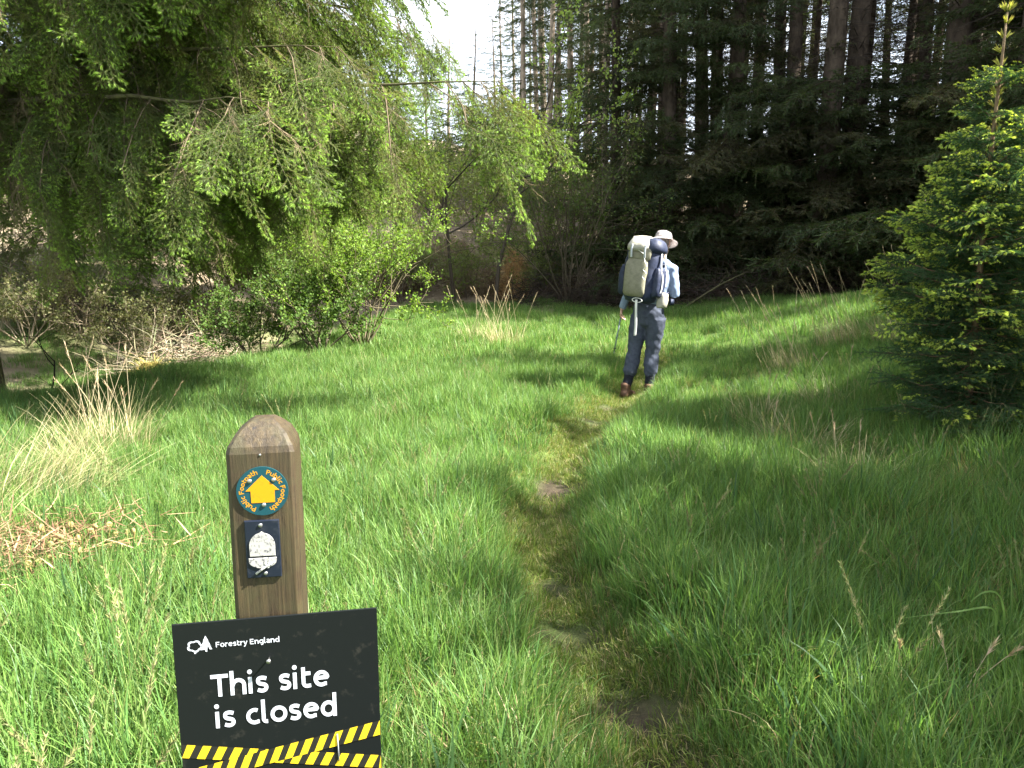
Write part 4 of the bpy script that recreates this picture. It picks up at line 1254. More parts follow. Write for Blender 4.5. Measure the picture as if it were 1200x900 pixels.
def screw(parent, x, y, z, r=.0034, mat=None):
    bm = bmesh.new(); bmesh.ops.create_uvsphere(bm, u_segments=16, v_segments=8, radius=r)
    for v in bm.verts: v.co = Vector((v.co.x + x, v.co.y * .5 + y, v.co.z + z))
    return bm_obj('screw', bm, mat or MAT['steel'], parent, True)


# ------------------------------------------------------------------ lettering drawn with strokes
def arc(cx, cz, rx, rz, a0, a1, n=14):
    return [(cx + rx * math.cos(R(a0 + (a1 - a0) * k / n)), cz + rz * math.sin(R(a0 + (a1 - a0) * k / n))) for k in range(n + 1)]


def glyphs(s):
    """centre lines for upright sans letters, in units of the em; s = stroke width; gives (strokes, dots, advance)"""
    h = s / 2; X = .52; C = .69; A = .76; D = -.20
    bo = lambda x0, x1: arc((x0 + x1) / 2, X / 2, (x1 - x0) / 2, X / 2 - h, 0, 360, 28)
    bw = .43
    archn = [(h, .28)] + arc((h + bw) / 2 + .012, X - h - .155, (bw - h) / 2 - .012, .155, 172, 0, 12) + [(bw, 0)]
    S_ = [(.335, X - h - .03), (.24, X - h), (.155, X - h), (.085, X - h - .035), (.075, .345), (.115, .29), (.20, .265), (.285, .235), (.325, .175), (.31, .105), (.245, h), (.15, h), (.055, h + .035)]
    G = {
        'T': ([[(.01, C - h), (.55, C - h)], [(.28, 0), (.28, C - s)]], [], .57),
        'h': ([[(h, 0), (h, A)], archn], [], .53),
        'n': ([[(h, 0), (h, X)], archn], [], .53),
        'i': ([[(h, 0), (h, X)]], [(h, .685, s * .62)], .20),
        's': ([curve([(x, z, 0) for x, z in S_], 40)[:, :2].tolist()], [], .42),
        't': ([[(h + .04, .66), (h + .04, .17)] + arc(h + .04 + .115, .175, .115, .175 - h, 180, 270, 8) + [(.335, h + .012)], [(h + .04, X - h), (.33, X - h)]], [], .38),
        'e': ([[(.09, .285), (.455, .285)] + arc(.265, X / 2, .195, X / 2 - h, 8, 300, 26) + [(.43, h + .03)]], [], .54),
        'c': ([arc(.27, X / 2, .205, X / 2 - h, 62, 298, 22) + [(.415, h + .03)]], [], .46),
        'l': ([[(h, A), (h, .15)] + arc(h + .085, .15, .085, .15 - h, 180, 270, 7) + [(h + .13, h)]], [], .25),
        'o': ([bo(h, .47)], [], .555),
        'd': ([bo(h, .44), [(.455, 0), (.455, A)]], [], .56),
        'b': ([bo(h + .01, .45), [(h, 0), (h, A)]], [], .55),
        'p': ([bo(h + .01, .45), [(h, D), (h, X)]], [], .55),
        'a': ([[(.05, X - h - .02), (.14, X - h), (.23, X - h)] + arc(.24, X - h - .14, .13, .14, 90, 0, 8) + [(.37, 0)], arc(.215, .155, .155, .155 - h, 0, 360, 20)], [], .48),
        'u': ([[(h, X), (h, .20)] + arc((h + .41) / 2, .20, (.41 - h) / 2, .20 - h, 180, 360, 14), [(.41, 0), (.41, X)]], [], .53),
        'g': ([bo(h, .44), [(.455, X), (.455, -.04)] + arc(.27, -.04, .185, .16 - h, 0, -115, 10)], [], .56),
        'r': ([[(h, 0), (h, X)], [(h, .30)] + arc(.24, .29, .17, .23 - h, 170, 75, 8) + [(.32, X - h)]], [], .36),
        'y': ([[(.04, X), (.235, .03)], [(.43, X), (.235, .03), (.17, -.12), (.10, -.175), (.03, -.17)]], [], .48),
        'F': ([[(h, 0), (h, C)], [(h, C - h), (.44, C - h)], [(h, .36), (.40, .36)]], [], .49),
        'E': ([[(h, 0), (h, C)], [(h, C - h), (.44, C - h)], [(h, .36), (.41, .36)], [(h, h), (.45, h)]], [], .53),
        'P': ([[(h, 0), (h, C)], [(h, C - h), (.25, C - h)] + arc(.27, C - h - .15, .15, .15, 90, -90, 12) + [(h, C - h - .30)]], [], .53),
        ' ': ([], [], .24),
    }
    return G


def lettering(text, em, s, track=.02, place_=None, y=0.0, dy=.00004):
    """flat lettering a hair above a board; place_ maps (x, z) on the line to the board"""
    G = glyphs(s); g = Geo(); x0 = 0.0; k = 0
    place_ = place_ or (lambda x, z: (x, z))
    for ch in text:
        st, dots, adv = G[ch]
        for p in st:
            p = np.array(p, float); n = len(p)
            d = np.gradient(p, axis=0) if n > 2 else np.tile(p[1] - p[0], (2, 1))
            closed = n > 8 and np.hypot(*(p[0] - p[-1])) < 1e-6
            if closed: d[0] = d[-1] = p[1] - p[-2]
            d = d / np.maximum(np.linalg.norm(d, axis=1, keepdims=True), 1e-9)
            if n == 2:
                f = np.linspace(0, 1, 4)[:, None]; p = p[0] + (p[1] - p[0]) * f; d = np.tile(d[:1], (4, 1)); n = 4
            nn = np.stack([-d[:, 1], d[:, 0]], 1) * s / 2
            L = p + nn; Q = p - nn; V = []
            for a, b in zip(L, Q):
                for c in (a, b):
                    X_, Z_ = place_((x0 + c[0]) * em, c[1] * em); V.append((X_, y - k * dy, Z_))
            g.add(V, Q=[[2 * i, 2 * i + 1, 2 * i + 3, 2 * i + 2] for i in range(n - 1)])
            k = (k + 1) % 6
        for (cx, cz, r_) in dots:
            V = [place_((x0 + cx) * em, cz * em)] + [place_((x0 + cx + r_ * math.cos(a)) * em, (cz + r_ * math.sin(a)) * em) for a in np.linspace(0, 2 * math.pi, 17)[:-1]]
            g.add([(a, y - k * dy, b) for a, b in V], T=[[0, 1 + i, 1 + (i + 1) % 16] for i in range(16)])
        x0 += adv + track
    return g, (x0 - track) * em


MAT['steel'] = paint('screw_steel', (.30, .30, .29), .42, .5, .9)
# ------------------------------------------------------------------ the waymark post
m, nt, p, out = new_mat('weathered_post_wood')
tc = nt.nodes.new('ShaderNodeTexCoord')
mp = nt.nodes.new('ShaderNodeMapping'); mp.inputs['Scale'].default_value = (1, 1, .045)
n1 = nt.nodes.new('ShaderNodeTexNoise'); n1.inputs['Scale'].default_value = 160; n1.inputs['Detail'].default_value = 8; n1.inputs['Roughness'].default_value = .7
n2 = nt.nodes.new('ShaderNodeTexNoise'); n2.inputs['Scale'].default_value = 22; n2.inputs['Detail'].default_value = 8; n2.inputs['Roughness'].default_value = .7
n3 = nt.nodes.new('ShaderNodeTexNoise'); n3.inputs['Scale'].default_value = 300; n3.inputs['Detail'].default_value = 3
nt.links.new(tc.outputs['Object'], mp.inputs['Vector']); nt.links.new(mp.outputs['Vector'], n1.inputs['Vector'])
nt.links.new(tc.outputs['Object'], n2.inputs['Vector']); nt.links.new(tc.outputs['Object'], n3.inputs['Vector'])
cr = nt.nodes.new('ShaderNodeValToRGB')
for k, (pos, c) in enumerate([(.30, (.012, .0075, .003)), (.68, (.062, .043, .0175)), (.5, (.032, .0215, .009))]):
    e = cr.color_ramp.elements[k] if k < 2 else cr.color_ramp.elements.new(pos)
    e.position = pos; e.color = (*c, 1)
nt.links.new(n1.outputs['Fac'], cr.inputs['Fac'])
alg = nt.nodes.new('ShaderNodeMapRange'); alg.inputs['From Min'].default_value = .45; alg.inputs['From Max'].default_value = .72
nt.links.new(n2.outputs['Fac'], alg.inputs['Value'])
mx = nt.nodes.new('ShaderNodeMix'); mx.data_type = 'RGBA'; mx.inputs['B'].default_value = (.036, .032, .012, 1)
nt.links.new(alg.outputs['Result'], mx.inputs['Factor']); nt.links.new(cr.outputs['Color'], mx.inputs['A'])
spk = nt.nodes.new('ShaderNodeMapRange'); spk.inputs['From Min'].default_value = .70; spk.inputs['From Max'].default_value = .76; spk.inputs['To Max'].default_value = .6
nt.links.new(n3.outputs['Fac'], spk.inputs['Value'])
mx2 = nt.nodes.new('ShaderNodeMix'); mx2.data_type = 'RGBA'; mx2.inputs['B'].default_value = (.10, .085, .055, 1)
nt.links.new(spk.outputs['Result'], mx2.inputs['Factor']); nt.links.new(mx.outputs['Result'], mx2.inputs['A'])
mpc = nt.nodes.new('ShaderNodeMapping'); mpc.inputs['Scale'].default_value = (1, 1, .05)
n4 = nt.nodes.new('ShaderNodeTexNoise'); n4.inputs['Scale'].default_value = 75; n4.inputs['Detail'].default_value = 4
nt.links.new(tc.outputs['Object'], mpc.inputs['Vector']); nt.links.new(mpc.outputs['Vector'], n4.inputs['Vector'])
crk = nt.nodes.new('ShaderNodeMapRange'); crk.inputs['From Min'].default_value = .645; crk.inputs['From Max'].default_value = .68; crk.inputs['To Max'].default_value = .85
nt.links.new(n4.outputs['Fac'], crk.inputs['Value'])
mx3 = nt.nodes.new('ShaderNodeMix'); mx3.data_type = 'RGBA'; mx3.inputs['B'].default_value = (.006, .004, .003, 1)
nt.links.new(crk.outputs['Result'], mx3.inputs['Factor']); nt.links.new(mx2.outputs['Result'], mx3.inputs['A'])
nt.links.new(mx3.outputs['Result'], p.inputs['Base Color'])
p.inputs['Roughness'].default_value = .62; p.inputs['Specular IOR Level'].default_value = .35
bp = nt.nodes.new('ShaderNodeBump'); bp.inputs['Strength'].default_value = .7; bp.inputs['Distance'].default_value = .0025
nt.links.new(n1.outputs['Fac'], bp.inputs['Height']); nt.links.new(bp.outputs['Normal'], p.inputs['Normal'])
MAT['post'] = m

POST_X, POST_Y, POST_Z, POST_YAW, PW = -.37716, 1.15360, 1.3009, R(9.24), .1003
pg = g1(POST_X, POST_Y)
post = empty('waymark_post', (POST_X, POST_Y, pg), POST_YAW)
tag(post, 'weathered square timber waymark post with arrow disc and acorn plate', 'waymark post')
zs = POST_Z - pg                     # shoulder height above the ground, front face at y = 0
bm = bmesh.new()
lev = [(-.3, 1, 1), (0, 1, 1), (.3, 1, 1), (.6, 1, 1), (.9, 1, 1), (zs - .06, 1, 1), (zs - .006, 1, 1), (zs + .004, .95, .95), (zs + .016, .76, .76), (zs + .029, .48, .48), (zs + .0355, .30, .30), (zs + .037, .16, .16)]
rings = []
hw = PW / 2
for z, sx, sy in lev:
    ring = []
    base = [(-hw + .006, -hw), (hw - .006, -hw), (hw, -hw + .006), (hw, hw - .006), (hw - .006, hw), (-hw + .006, hw), (-hw, hw - .006), (-hw, -hw + .006)]
    for (a, b) in base:
        dz_ = 0
        if abs(z - zs) < .01: dz_ = -.004 + .005 * mnoise.noise(Vector((a * 60, b * 60, 1)))
        ring.append(bm.verts.new((a * sx + .004 * (1 - sx), b * sy + hw, z + dz_)))
    rings.append(ring)
for a, b in zip(rings[:-1], rings[1:]):
    for k in range(8): bm.faces.new((a[k], a[(k + 1) % 8], b[(k + 1) % 8], b[k]))
bm.faces.new(rings[-1]); bm.faces.new(rings[0][::-1])
bmesh.ops.subdivide_edges(bm, edges=bm.edges[:], cuts=3, use_grid_fill=True)
for v in bm.verts:
    nzv = mnoise.noise(Vector((v.co.x * 30, v.co.y * 30, v.co.z * 4)))
    c = Vector((0, hw, v.co.z)); d = (v.co - c); d.z = 0
    if v.co.z > zs - .2: v.co += d * .018 * nzv
po = bm_obj('timber', bm, MAT['post'], post, True)
md = po.modifiers.new('bevel', 'BEVEL'); md.width = .003; md.segments = 2; md.limit_method = 'ANGLE'; md.angle_limit = R(20)
me_ = po.data
me_.polygons.foreach_set('use_smooth', np.zeros(len(me_.polygons), bool))

# round arrow disc
teal = paint('disc_teal', (.004, .040, .050), .45, .25, 0, (.008, .024, .026), 160, .36)
yel = paint('disc_yellow', (.40, .180, .004), .5, .2, 0, (.30, .14, .008), 90, .36)
CX, CZ = .0015, zs - .0675
disc = bm_obj('waymark_disc', slab(disc_pts(.0378, 56, CX, CZ), -.0028, .001, .0006), teal, post)
Ar = [(0, .0245), (-.0245, .0008), (-.0172, .0008), (-.0168, -.0178), (.0176, -.0178), (.0178, .0012), (.0245, .0012)]
bm_obj('arrow', slab([(CX + a, CZ + b) for a, b in Ar], -.0034, -.0025), yel, disc)
def ringtext(a_start):
    rad = .0268
    def f(x, z):
        a = a_start - x / (rad + .0025)
        return CX + (rad + z) * math.cos(a), CZ + (rad + z) * math.sin(a)
    return f
EM = .0105
for a0 in (R(248), R(76)):
    g, wd = lettering('Public Footpath', EM, .125, .035, ringtext(a0), -.00292, .00002)
    o = g.build('lettering', yel, disc)
    o.data.polygons.foreach_set('use_smooth', np.zeros(len(o.data.polygons), bool))
for (sx, sz) in [(-.0177, .0165), (.0172, .017), (.0012, -.0215)]: screw(disc, CX + sx, -.0036, CZ + sz)

# acorn plate
blk = paint('plate_black', (.006, .009, .017), .4, .25, 0, (.014, .017, .025), 60, .42)
wht = paint('acorn_white', (.27, .265, .245), .55, .25, 0, (.035, .035, .04), 170, .425)
QX, QZ = -.0022, zs - .1587
pw, ph = .0255, .0457
plate = bm_obj('acorn_plate', slab([(QX - pw, QZ - ph), (QX + pw, QZ - ph), (QX + pw, QZ + ph), (QX - pw, QZ + ph)], -.0045, .001, .0012), blk, post)
nut = [(-.0185, -.0105), (.0190, -.0105), (.0192, .006)] + [(.0192 * math.cos(a) * (1 if a < 1.2 else .98), .006 + .0205 * math.sin(a)) for a in np.linspace(.15, 1.35, 8)] + [(.002, .0275), (0, .0285), (-.002, .0275)] + \
      [(-.0187 * math.cos(a), .006 + .0205 * math.sin(a)) for a in np.linspace(1.35, .15, 8)] + [(-.0187, .006)]
bm_obj('acorn_nut', slab([(QX - .001 + a, QZ + b) for a, b in nut], -.0060, -.0042, .0006), wht, plate)
cup = [(-.0205, -.0132), (.0205, -.0132), (.0200, -.0195)] + [(.0200 * math.cos(a), -.0195 - .0100 * math.sin(a)) for a in np.linspace(.25, math.pi - .25, 10)] + [(-.0200, -.0195)]
bm_obj('acorn_cup', slab([(QX - .001 + a, QZ + b) for a, b in cup], -.0062, -.0042, .0006), wht, plate)
spr = Geo()
tube(spr, np.array([(-.0115, -.0066, -.0375), (-.003, -.0072, -.0315), (.006, -.0074, -.0255), (.0165, -.0070, -.0195)]) + [QX, 0, QZ], [.0021, .0017, .0015, .0012], (1, 1, 1), 8)
for (a, b) in [(.0035, -.0215), (.0085, -.0205), (.0065, -.0270), (.012, -.0235)]:
    bmv = np.array(disc_pts(.0022, 10)); V = np.concatenate([np.stack([bmv[:, 0] + QX + a, np.full(10, -.0070), bmv[:, 1] * 1.3 + QZ + b], 1)])
    spr.add(V, T=[[0, i, i + 1] for i in range(1, 9)])
spr.build('acorn_sprig', paint('sprig_pale', (.45, .44, .40), .5, .4, 0, (.04, .04, .045), 220, .46), plate, True)
screw(plate, QX - .0017, -.0052, QZ + .0385, .0032); screw(plate, QX + .0022, -.0054, QZ - .0385, .0030)
screw(post, .0005, -.0005, zs - .012, .0018)

# ------------------------------------------------------------------ the closure sign
SX, SY, SZ, SYAW = -.36234, 1.14386, 1.03535, R(10.81)
sign = empty('closure_sign', (SX, SY, SZ), SYAW)
tag(sign, 'black board sign with white words and yellow hazard tape print, fixed to the waymark post', 'sign')
board_m = paint('sign_black', (.006, .0072, .0075), .32, .13, 0, (.019, .0185, .016), 38, .36)
white_m = paint('sign_white', (.42, .44, .475), .5, .3, 0, (.28, .29, .29), 55, .38)
yellow_m = paint('sign_yellow', (.52, .36, .012), .5, .3)
tblack_m = paint('sign_tape_black', (.010, .009, .008), .45, .4)
W2 = .15225
board = bm_obj('board', slab([(-W2, -.42), (W2, -.42), (W2, 0), (-W2, 0)], 0, .0035, .0005), board_m, sign)
YF = -.0006


def line(text, x, z, em, s, track, width):
    g, wd = lettering(text, em, s, track); k = (width / wd)
    g, wd = lettering(text, em, s, track, lambda a, b: (x + a * k, z + b), YF)
    o = g.build('lettering', white_m, board)
    o.data.polygons.foreach_set('use_smooth', np.zeros(len(o.data.polygons), bool))
    return o


line('This site', -.1026, -.1236, .0535, .120, .03, .1790)
line('is closed', -.0988, -.1766, .0535, .120, .03, .1855)
line('Forestry England', -.0908, -.0418, .0127, .118, .03, .0940)
# forestry mark: an outlined round tree beside a solid fir
g = Geo()
def poly(pts, y):
    pts = np.array(pts, float); c = pts.mean(0)
    V = [(c[0], y, c[1])] + [(a, y, b) for a, b in pts]; n = len(pts)
    g.add(V, T=[[0, 1 + i, 1 + (i + 1) % n] for i in range(n)])
fx, fz, fs = -.1050, -.0212, .0270
fir = [(0, 0), (.0045, -.0085), (.0028, -.0085), (.0072, -.0155), (.0048, -.0155), (.0102, -.0238), (.0015, -.0238), (.0015, -.0272), (-.0015, -.0272), (-.0015, -.0238), (-.0102, -.0238), (-.0048, -.0155), (-.0072, -.0155), (-.0028, -.0085), (-.0045, -.0085)]
for a, b in [((0, 0), 0)]:
    F_ = [(fx + p_[0] * .86, fz + p_[1] * .96) for p_ in fir]
    # left and right halves are star-shaped from the stem line, so fan from it
    V = [(x_, YF, z_) for x_, z_ in F_]
    bmf = bmesh.new(); vs = [bmf.verts.new(v_) for v_ in V]; bmf.faces.new(vs); bmesh.ops.triangulate(bmf, faces=bmf.faces[:])
    bmf.verts.index_update()
    g.add(V, T=[[v_.index for v_ in f_.verts] for f_ in bmf.faces]); bmf.free()
def cloud(r_, n=60):
    out_ = []
    for k in range(n):
        a = 2 * math.pi * k / n
        rr = r_ * (.92 + .24 * abs(math.cos(2.5 * a + .4)))
        out_.append((rr * math.cos(a) * 1.08, rr * math.sin(a) * .92))
    return np.array(out_)
o1, o2 = cloud(.0094), cloud(.0068)
cx_, cz_ = fx - .0162, fz - .0160
V = [(a + cx_, YF + .00005, b + cz_) for a, b in o1] + [(a + cx_, YF + .00005, b + cz_) for a, b in o2]
Q = [[k, (k + 1) % 60, 60 + (k + 1) % 60, 60 + k] for k in range(60)]
g.add(V, Q=Q)
tube_w = .0013
g.add([(cx_ - tube_w, YF + .00008, cz_ - .0088), (cx_ + tube_w, YF + .00008, cz_ - .0088), (cx_ + tube_w, YF + .00008, cz_ - .0122), (cx_ - tube_w, YF + .00008, cz_ - .0122)], Q=[[0, 1, 2, 3]])
g.build('tree_emblem', white_m, board)


def tape(x0, zt0, x1, zt1, wd, y, phase):
    """printed hazard band across the board: black strip with slanting yellow bars"""
    sl = (zt1 - zt0) / (x1 - x0)
    b = Geo(); b.add([(x0, y, zt0), (x1, y, zt1), (x1, y, zt1 - wd), (x0, y, zt0 - wd)], Q=[[0, 1, 2, 3]])
    b.build('hazard_band', tblack_m, board)
    t_ = Geo(); per = .0232; bw_ = .0122; sk = .0108
    x = x0 - phase
    while x < x1:
        a0, a1 = x, x + bw_
        pts = [(a0 + sk, 0), (a1 + sk, 0), (a1, -wd), (a0, -wd)]
        cl = []
        for (px_, dz_) in pts:
            px_ = min(max(px_, x0 + .0002), x1 - .0002); cl.append((px_, y - .00012, zt0 + sl * (px_ - x0) + dz_))
        if cl[1][0] - cl[0][0] > .002 or cl[2][0] - cl[3][0] > .002: t_.add(cl, Q=[[0, 1, 2, 3]])
        x += per
    t_.build('hazard_bars', yellow_m, board)


tape(-W2 + .0006, -.1976, W2 - .0006, -.2554, .0228, YF - .0000, .002)
tape(-W2 + .0006, -.2434, W2 - .0006, -.1932, .0248, YF - .0003, .010)
# nail with its washer, and the pale tie below
nl = Geo()
tube(nl, [(-.0140, .002, -.0680), (-.0140, -.006, -.0676), (-.0139, -.0115, -.0672)], [.0012, .0012, .0012], (1, 1, 1), 8)
tube(nl, [(-.0139, -.0112, -.0672), (-.0139, -.0124, -.0671)], [.0034, .0034], (1, 1, 1), 14)
nl.build('nail', MAT['steel'], sign, True)
ti = Geo(); tube(ti, [(.0838, -.0016, -.2085), (.0846, -.0018, -.232), (.0850, -.0016, -.256)], [.0011, .0011, .0011], (1, 1, 1), 6)
ti.build('cable_tie', paint('tie_clear', (.20, .21, .22), .4, .4), sign, True)


# ------------------------------------------------------------------ the hiker
def loft(bm, pts, rads, n=16, up=(0, 1, 0)):
    """closed skin through elliptical rings; rads are (sideways, fore-and-aft)"""
    pts = [Vector(p) for p in pts]; m = len(pts); rings = []
    for i, p in enumerate(pts):
        d = (pts[min(i + 1, m - 1)] - pts[max(i - 1, 0)]).normalized()
        f = Vector(up) - d * d.dot(Vector(up)); f.normalize(); s = d.cross(f)
        rx, ry = rads[i] if isinstance(rads[i], (tuple, list)) else (rads[i], rads[i])
        rings.append([bm.verts.new(p + s * (rx * math.cos(2 * math.pi * k / n)) + f * (ry * math.sin(2 * math.pi * k / n))) for k in range(n)])
    for a, b in zip(rings[:-1], rings[1:]):
        for k in range(n): bm.faces.new((a[k], a[(k + 1) % n], b[(k + 1) % n], b[k]))
    for ring, sgn in ((rings[0], -1), (rings[-1], 1)):
        c = sum((v.co for v in ring), Vector()) / n
        d = (pts[-1] - pts[-2]).normalized() if sgn > 0 else (pts[0] - pts[1]).normalized()
        r_ = min((v.co - c).length for v in ring)
        cv = bm.verts.new(c + d * r_ * .5)
        mid = [bm.verts.new(c + (v.co - c) * .72 + d * r_ * .33) for v in ring]
        for k in range(n):
            bm.faces.new((ring[k], ring[(k + 1) % n], mid[(k + 1) % n], mid[k])); bm.faces.new((mid[k], mid[(k + 1) % n], cv))


def ball(bm, c, r, s=(1, 1, 1), M=None):
    q = bmesh.ops.create_uvsphere(bm, u_segments=18, v_segments=12, radius=r)
    for v in q['verts']:
        o = Vector((v.co.x * s[0], v.co.y * s[1], v.co.z * s[2]))
        v.co = (M @ o if M else o) + Vector(c)


def fused(name, bm, voxel, mat, parent, it=3, fold=0.0, fs=(9, 9, 14), deci=None):
    """joins the overlapping lofts into one continuous skin"""
    bmesh.ops.recalc_face_normals(bm, faces=bm.faces)
    me = bpy.data.meshes.new(name); bm.to_mesh(me); bm.free()
    o = bpy.data.objects.new(name, me); COL.objects.link(o)
    a = o.modifiers.new('r', 'REMESH'); a.mode = 'VOXEL'; a.voxel_size = voxel
    b = o.modifiers.new('s', 'SMOOTH'); b.iterations = it; b.factor = .5
    if deci: c = o.modifiers.new('d', 'DECIMATE'); c.ratio = deci
    dg = bpy.context.evaluated_depsgraph_get()
    nm = bpy.data.meshes.new_from_object(o.evaluated_get(dg))
    bpy.data.objects.remove(o)
    nm.name = name; nm.materials.clear(); nm.materials.append(mat)
    if fold:
        nrm = np.empty(len(nm.vertices) * 3); nm.vertices.foreach_get('normal', nrm); nrm = nrm.reshape(-1, 3)
        for v, nn in zip(nm.vertices, nrm):
            c = v.co
            f = mnoise.noise(Vector((c.x * fs[0], c.y * fs[1], c.z * fs[2]))) + .5 * mnoise.noise(Vector((c.x * fs[0] * 2.3 + 5, c.y * fs[1] * 2.3, c.z * fs[2] * 1.8 + c.x * 20)))
            v.co = c + Vector(nn) * fold * f
    nm.polygons.foreach_set('use_smooth', np.ones(len(nm.polygons), bool))
    return link(name, nm, parent)


HX, HY = 1.36, 8.72
hz = g1(HX, HY) + .0
hiker = empty('person', (HX, HY, hz))
tag(hiker, 'hiker seen from behind in pale sun hat, light blue shirt and grey trousers', 'person')
PHI = R(33)
FW = Vector((math.sin(PHI), math.cos(PHI), 0)); RT = Vector((math.cos(PHI), -math.sin(PHI), 0)); UP = Vector((0, 0, 1))
V3 = Vector
pel = V3((.135, .0, .94)); chest = V3((.20, .02, 1.27)); neckb = V3((.235, .05, 1.50)); head = V3((.285, .10, 1.685))
LH = pel - RT * .095 + V3((0, 0, -.04)); RH = pel + RT * .095 + V3((0, 0, -.04))
LK = V3((-.005, .045, .50)); RK = V3((.185, .0, .50)); LA = V3((-.095, .0, .085)); RA = V3((.155, -.04, .085))
LS = neckb - RT * .185 + V3((0, 0, -.055)); RS = neckb + RT * .165 + V3((0, 0, -.070))
RE = RS + RT * .02 + V3((.012, -.02, -.285)); RW = RE + FW * .20 - RT * .10 + UP * .03
LE = LS + V3((-.13, .03, -.255)); LW = LE + FW * .05 + V3((-.105, 0, -.21))
skin = grain('skin', (.42, .25, .18), (.52, .33, .25), 30, .55, .05, spec=.35)
shirt = grain('blue_shirt', (.16, .21, .30), (.215, .27, .37), 40, .85, .25, spec=.15, dist=.004)
trous = grain('grey_trousers', (.043, .050, .070), (.066, .076, .102), 30, .85, .3, spec=.15, dist=.004)
sock = grain('dark_gaiter', (.012, .013, .018), (.025, .026, .034), 40, .9, .2, spec=.1)
boot_m = grain('brown_boot', (.06, .030, .018), (.13, .07, .04), 40, .7, .4, spec=.3, dist=.004)
sole_m = paint('boot_sole', (.012, .011, .010), .8, .2)

bm = bmesh.new()
loft(bm, [pel + V3((0, 0, -.07)), pel, pel + (chest - pel) * .45, chest, chest + (neckb - chest) * .6, neckb + V3((0, 0, -.03))], [(.13, .09), (.15, .105), (.135, .095), (.155, .105), (.15, .095), (.07, .06)], up=FW)
for a, b, c in ((LH, LK, LA), (RH, RK, RA)):
    loft(bm, [a, a + (b - a) * .5, b, b + (c - b) * .35, b + (c - b) * .75, c], [.085, .072, .055, .056, .042, .036], up=FW)
    loft(bm, [c + V3((0, 0, -.03)) - FW * .05, c + V3((0, 0, -.045)) + FW * .05, c + V3((0, 0, -.055)) + FW * .15], [.034, .036, .03], up=UP)
for s_, e_, w_ in ((LS, LE, LW), (RS, RE, RW)):
    loft(bm, [neckb + V3((0, 0, -.07)), s_, s_ + (e_ - s_) * .5, e_, e_ + (w_ - e_) * .5, w_], [.06, .052, .046, .038, .034, (.028, .021)], up=FW)
ht = FW * .35 + UP  # the head bows forward
ht.normalize(); hf = (FW - ht * FW.dot(ht)).normalized()
MH = Matrix((RT, hf, ht)).transposed()
loft(bm, [neckb + V3((0, 0, -.03)), neckb + V3((.01, .01, .05)), head - ht * .05 - hf * .01], [(.06, .06), (.054, .056), (.054, .058)], up=FW)
ball(bm, head + ht * .025 - hf * .008, .1, (.76, .96, 1.02), MH)                # skull
ball(bm, head - ht * .055 + hf * .035, .066, (.86, 1.0, 1.0), MH)               # jaw
ball(bm, head - ht * .098 + hf * .070, .021, (1.2, 1, .9), MH)                  # chin
loft(bm, [head + hf * .088 + ht * .022, head + hf * .106 - ht * .006, head + hf * .112 - ht * .022], [.009, .012, .014], 10, up=UP)  # nose
ball(bm, head + hf * .085 + ht * .034, .016, (2.9, .8, .6), MH)                 # brow
ball(bm, head + hf * .089 - ht * .058, .012, (2.0, .8, .45), MH)                # lips
ball(bm, head + hf * .086 - ht * .069, .012, (1.8, .8, .45), MH)
for sd in (-1, 1):
    ball(bm, head + RT * (.079 * sd) - hf * .004 - ht * .002, .028, (.32, .62, 1.05), MH)  # ears


def hand(w_, fw_, pn, thumb_side, curl):
    """palm, four unequal fingers bent at two knuckles, thumb from the side of the palm"""
    fw_ = fw_.normalized(); pn = (pn - fw_ * pn.dot(fw_)).normalized(); sd = fw_.cross(pn) * thumb_side
    loft(bm, [w_ - fw_ * .012, w_ + fw_ * .03, w_ + fw_ * .082], [(.027, .018), (.038, .016), (.041, .013)], 12, up=pn)
    for k, ln_ in enumerate((.068, .078, .073, .056)):
        b0 = w_ + fw_ * (.080 - .003 * abs(k - 1)) + sd * (.031 - .0215 * k)
        d = fw_.copy(); p_ = [b0]
        for q_, fr in enumerate((.45, .32, .23)):
            a_ = curl * (.6, .95, .6)[q_]
            d = (d * math.cos(a_) + pn * math.sin(a_)).normalized(); p_.append(p_[-1] + d * ln_ * fr)
        loft(bm, p_, [.0092, .0086, .0078, .0066], 8, up=sd)
    b0 = w_ + fw_ * .028 + sd * .030
    d1 = (fw_ * .6 + sd * .7 + pn * .35).normalized(); d2 = (fw_ * .85 + sd * .1 + pn * .6).normalized()
    loft(bm, [b0, b0 + d1 * .036, b0 + d1 * .036 + d2 * .034], [.0125, .0105, .008], 8, up=pn)


hand(RW, FW * .9 - RT * .4 + UP * .1, -UP * .5 - RT * .8, 1, .75)
hand(LW, V3((-.08, .2, -1)), FW * .3 + RT, 1, 1.0)
body = fused('body', bm, .0055, skin, hiker, 2, deci=.45)

hb = bmesh.new()                                                                # short grey hair under the hat
ball(hb, head + ht * .018 - hf * .022, .1, (.80, .93, .92), MH)
for v in [v for v in hb.verts if (v.co - head).dot(hf) > .035 or (v.co - head).dot(ht) < -.055]: hb.verts.remove(v)
bmesh.ops.solidify(hb, geom=hb.faces[:], thickness=.006)
bm_obj('hair', hb, grain('grey_hair', (.10, .085, .07), (.25, .22, .19), 90, .7, .5, (1, 1, .2), spec=.2, dist=.003), hiker, True)
for sd in (-1, 1):
    eb = bmesh.new(); ball(eb, head + RT * (.031 * sd) + hf * .077 + ht * .016, .0115)
    bm_obj('eye', eb, paint('eye_white', (.55, .52, .48), .2, .5), hiker, True)

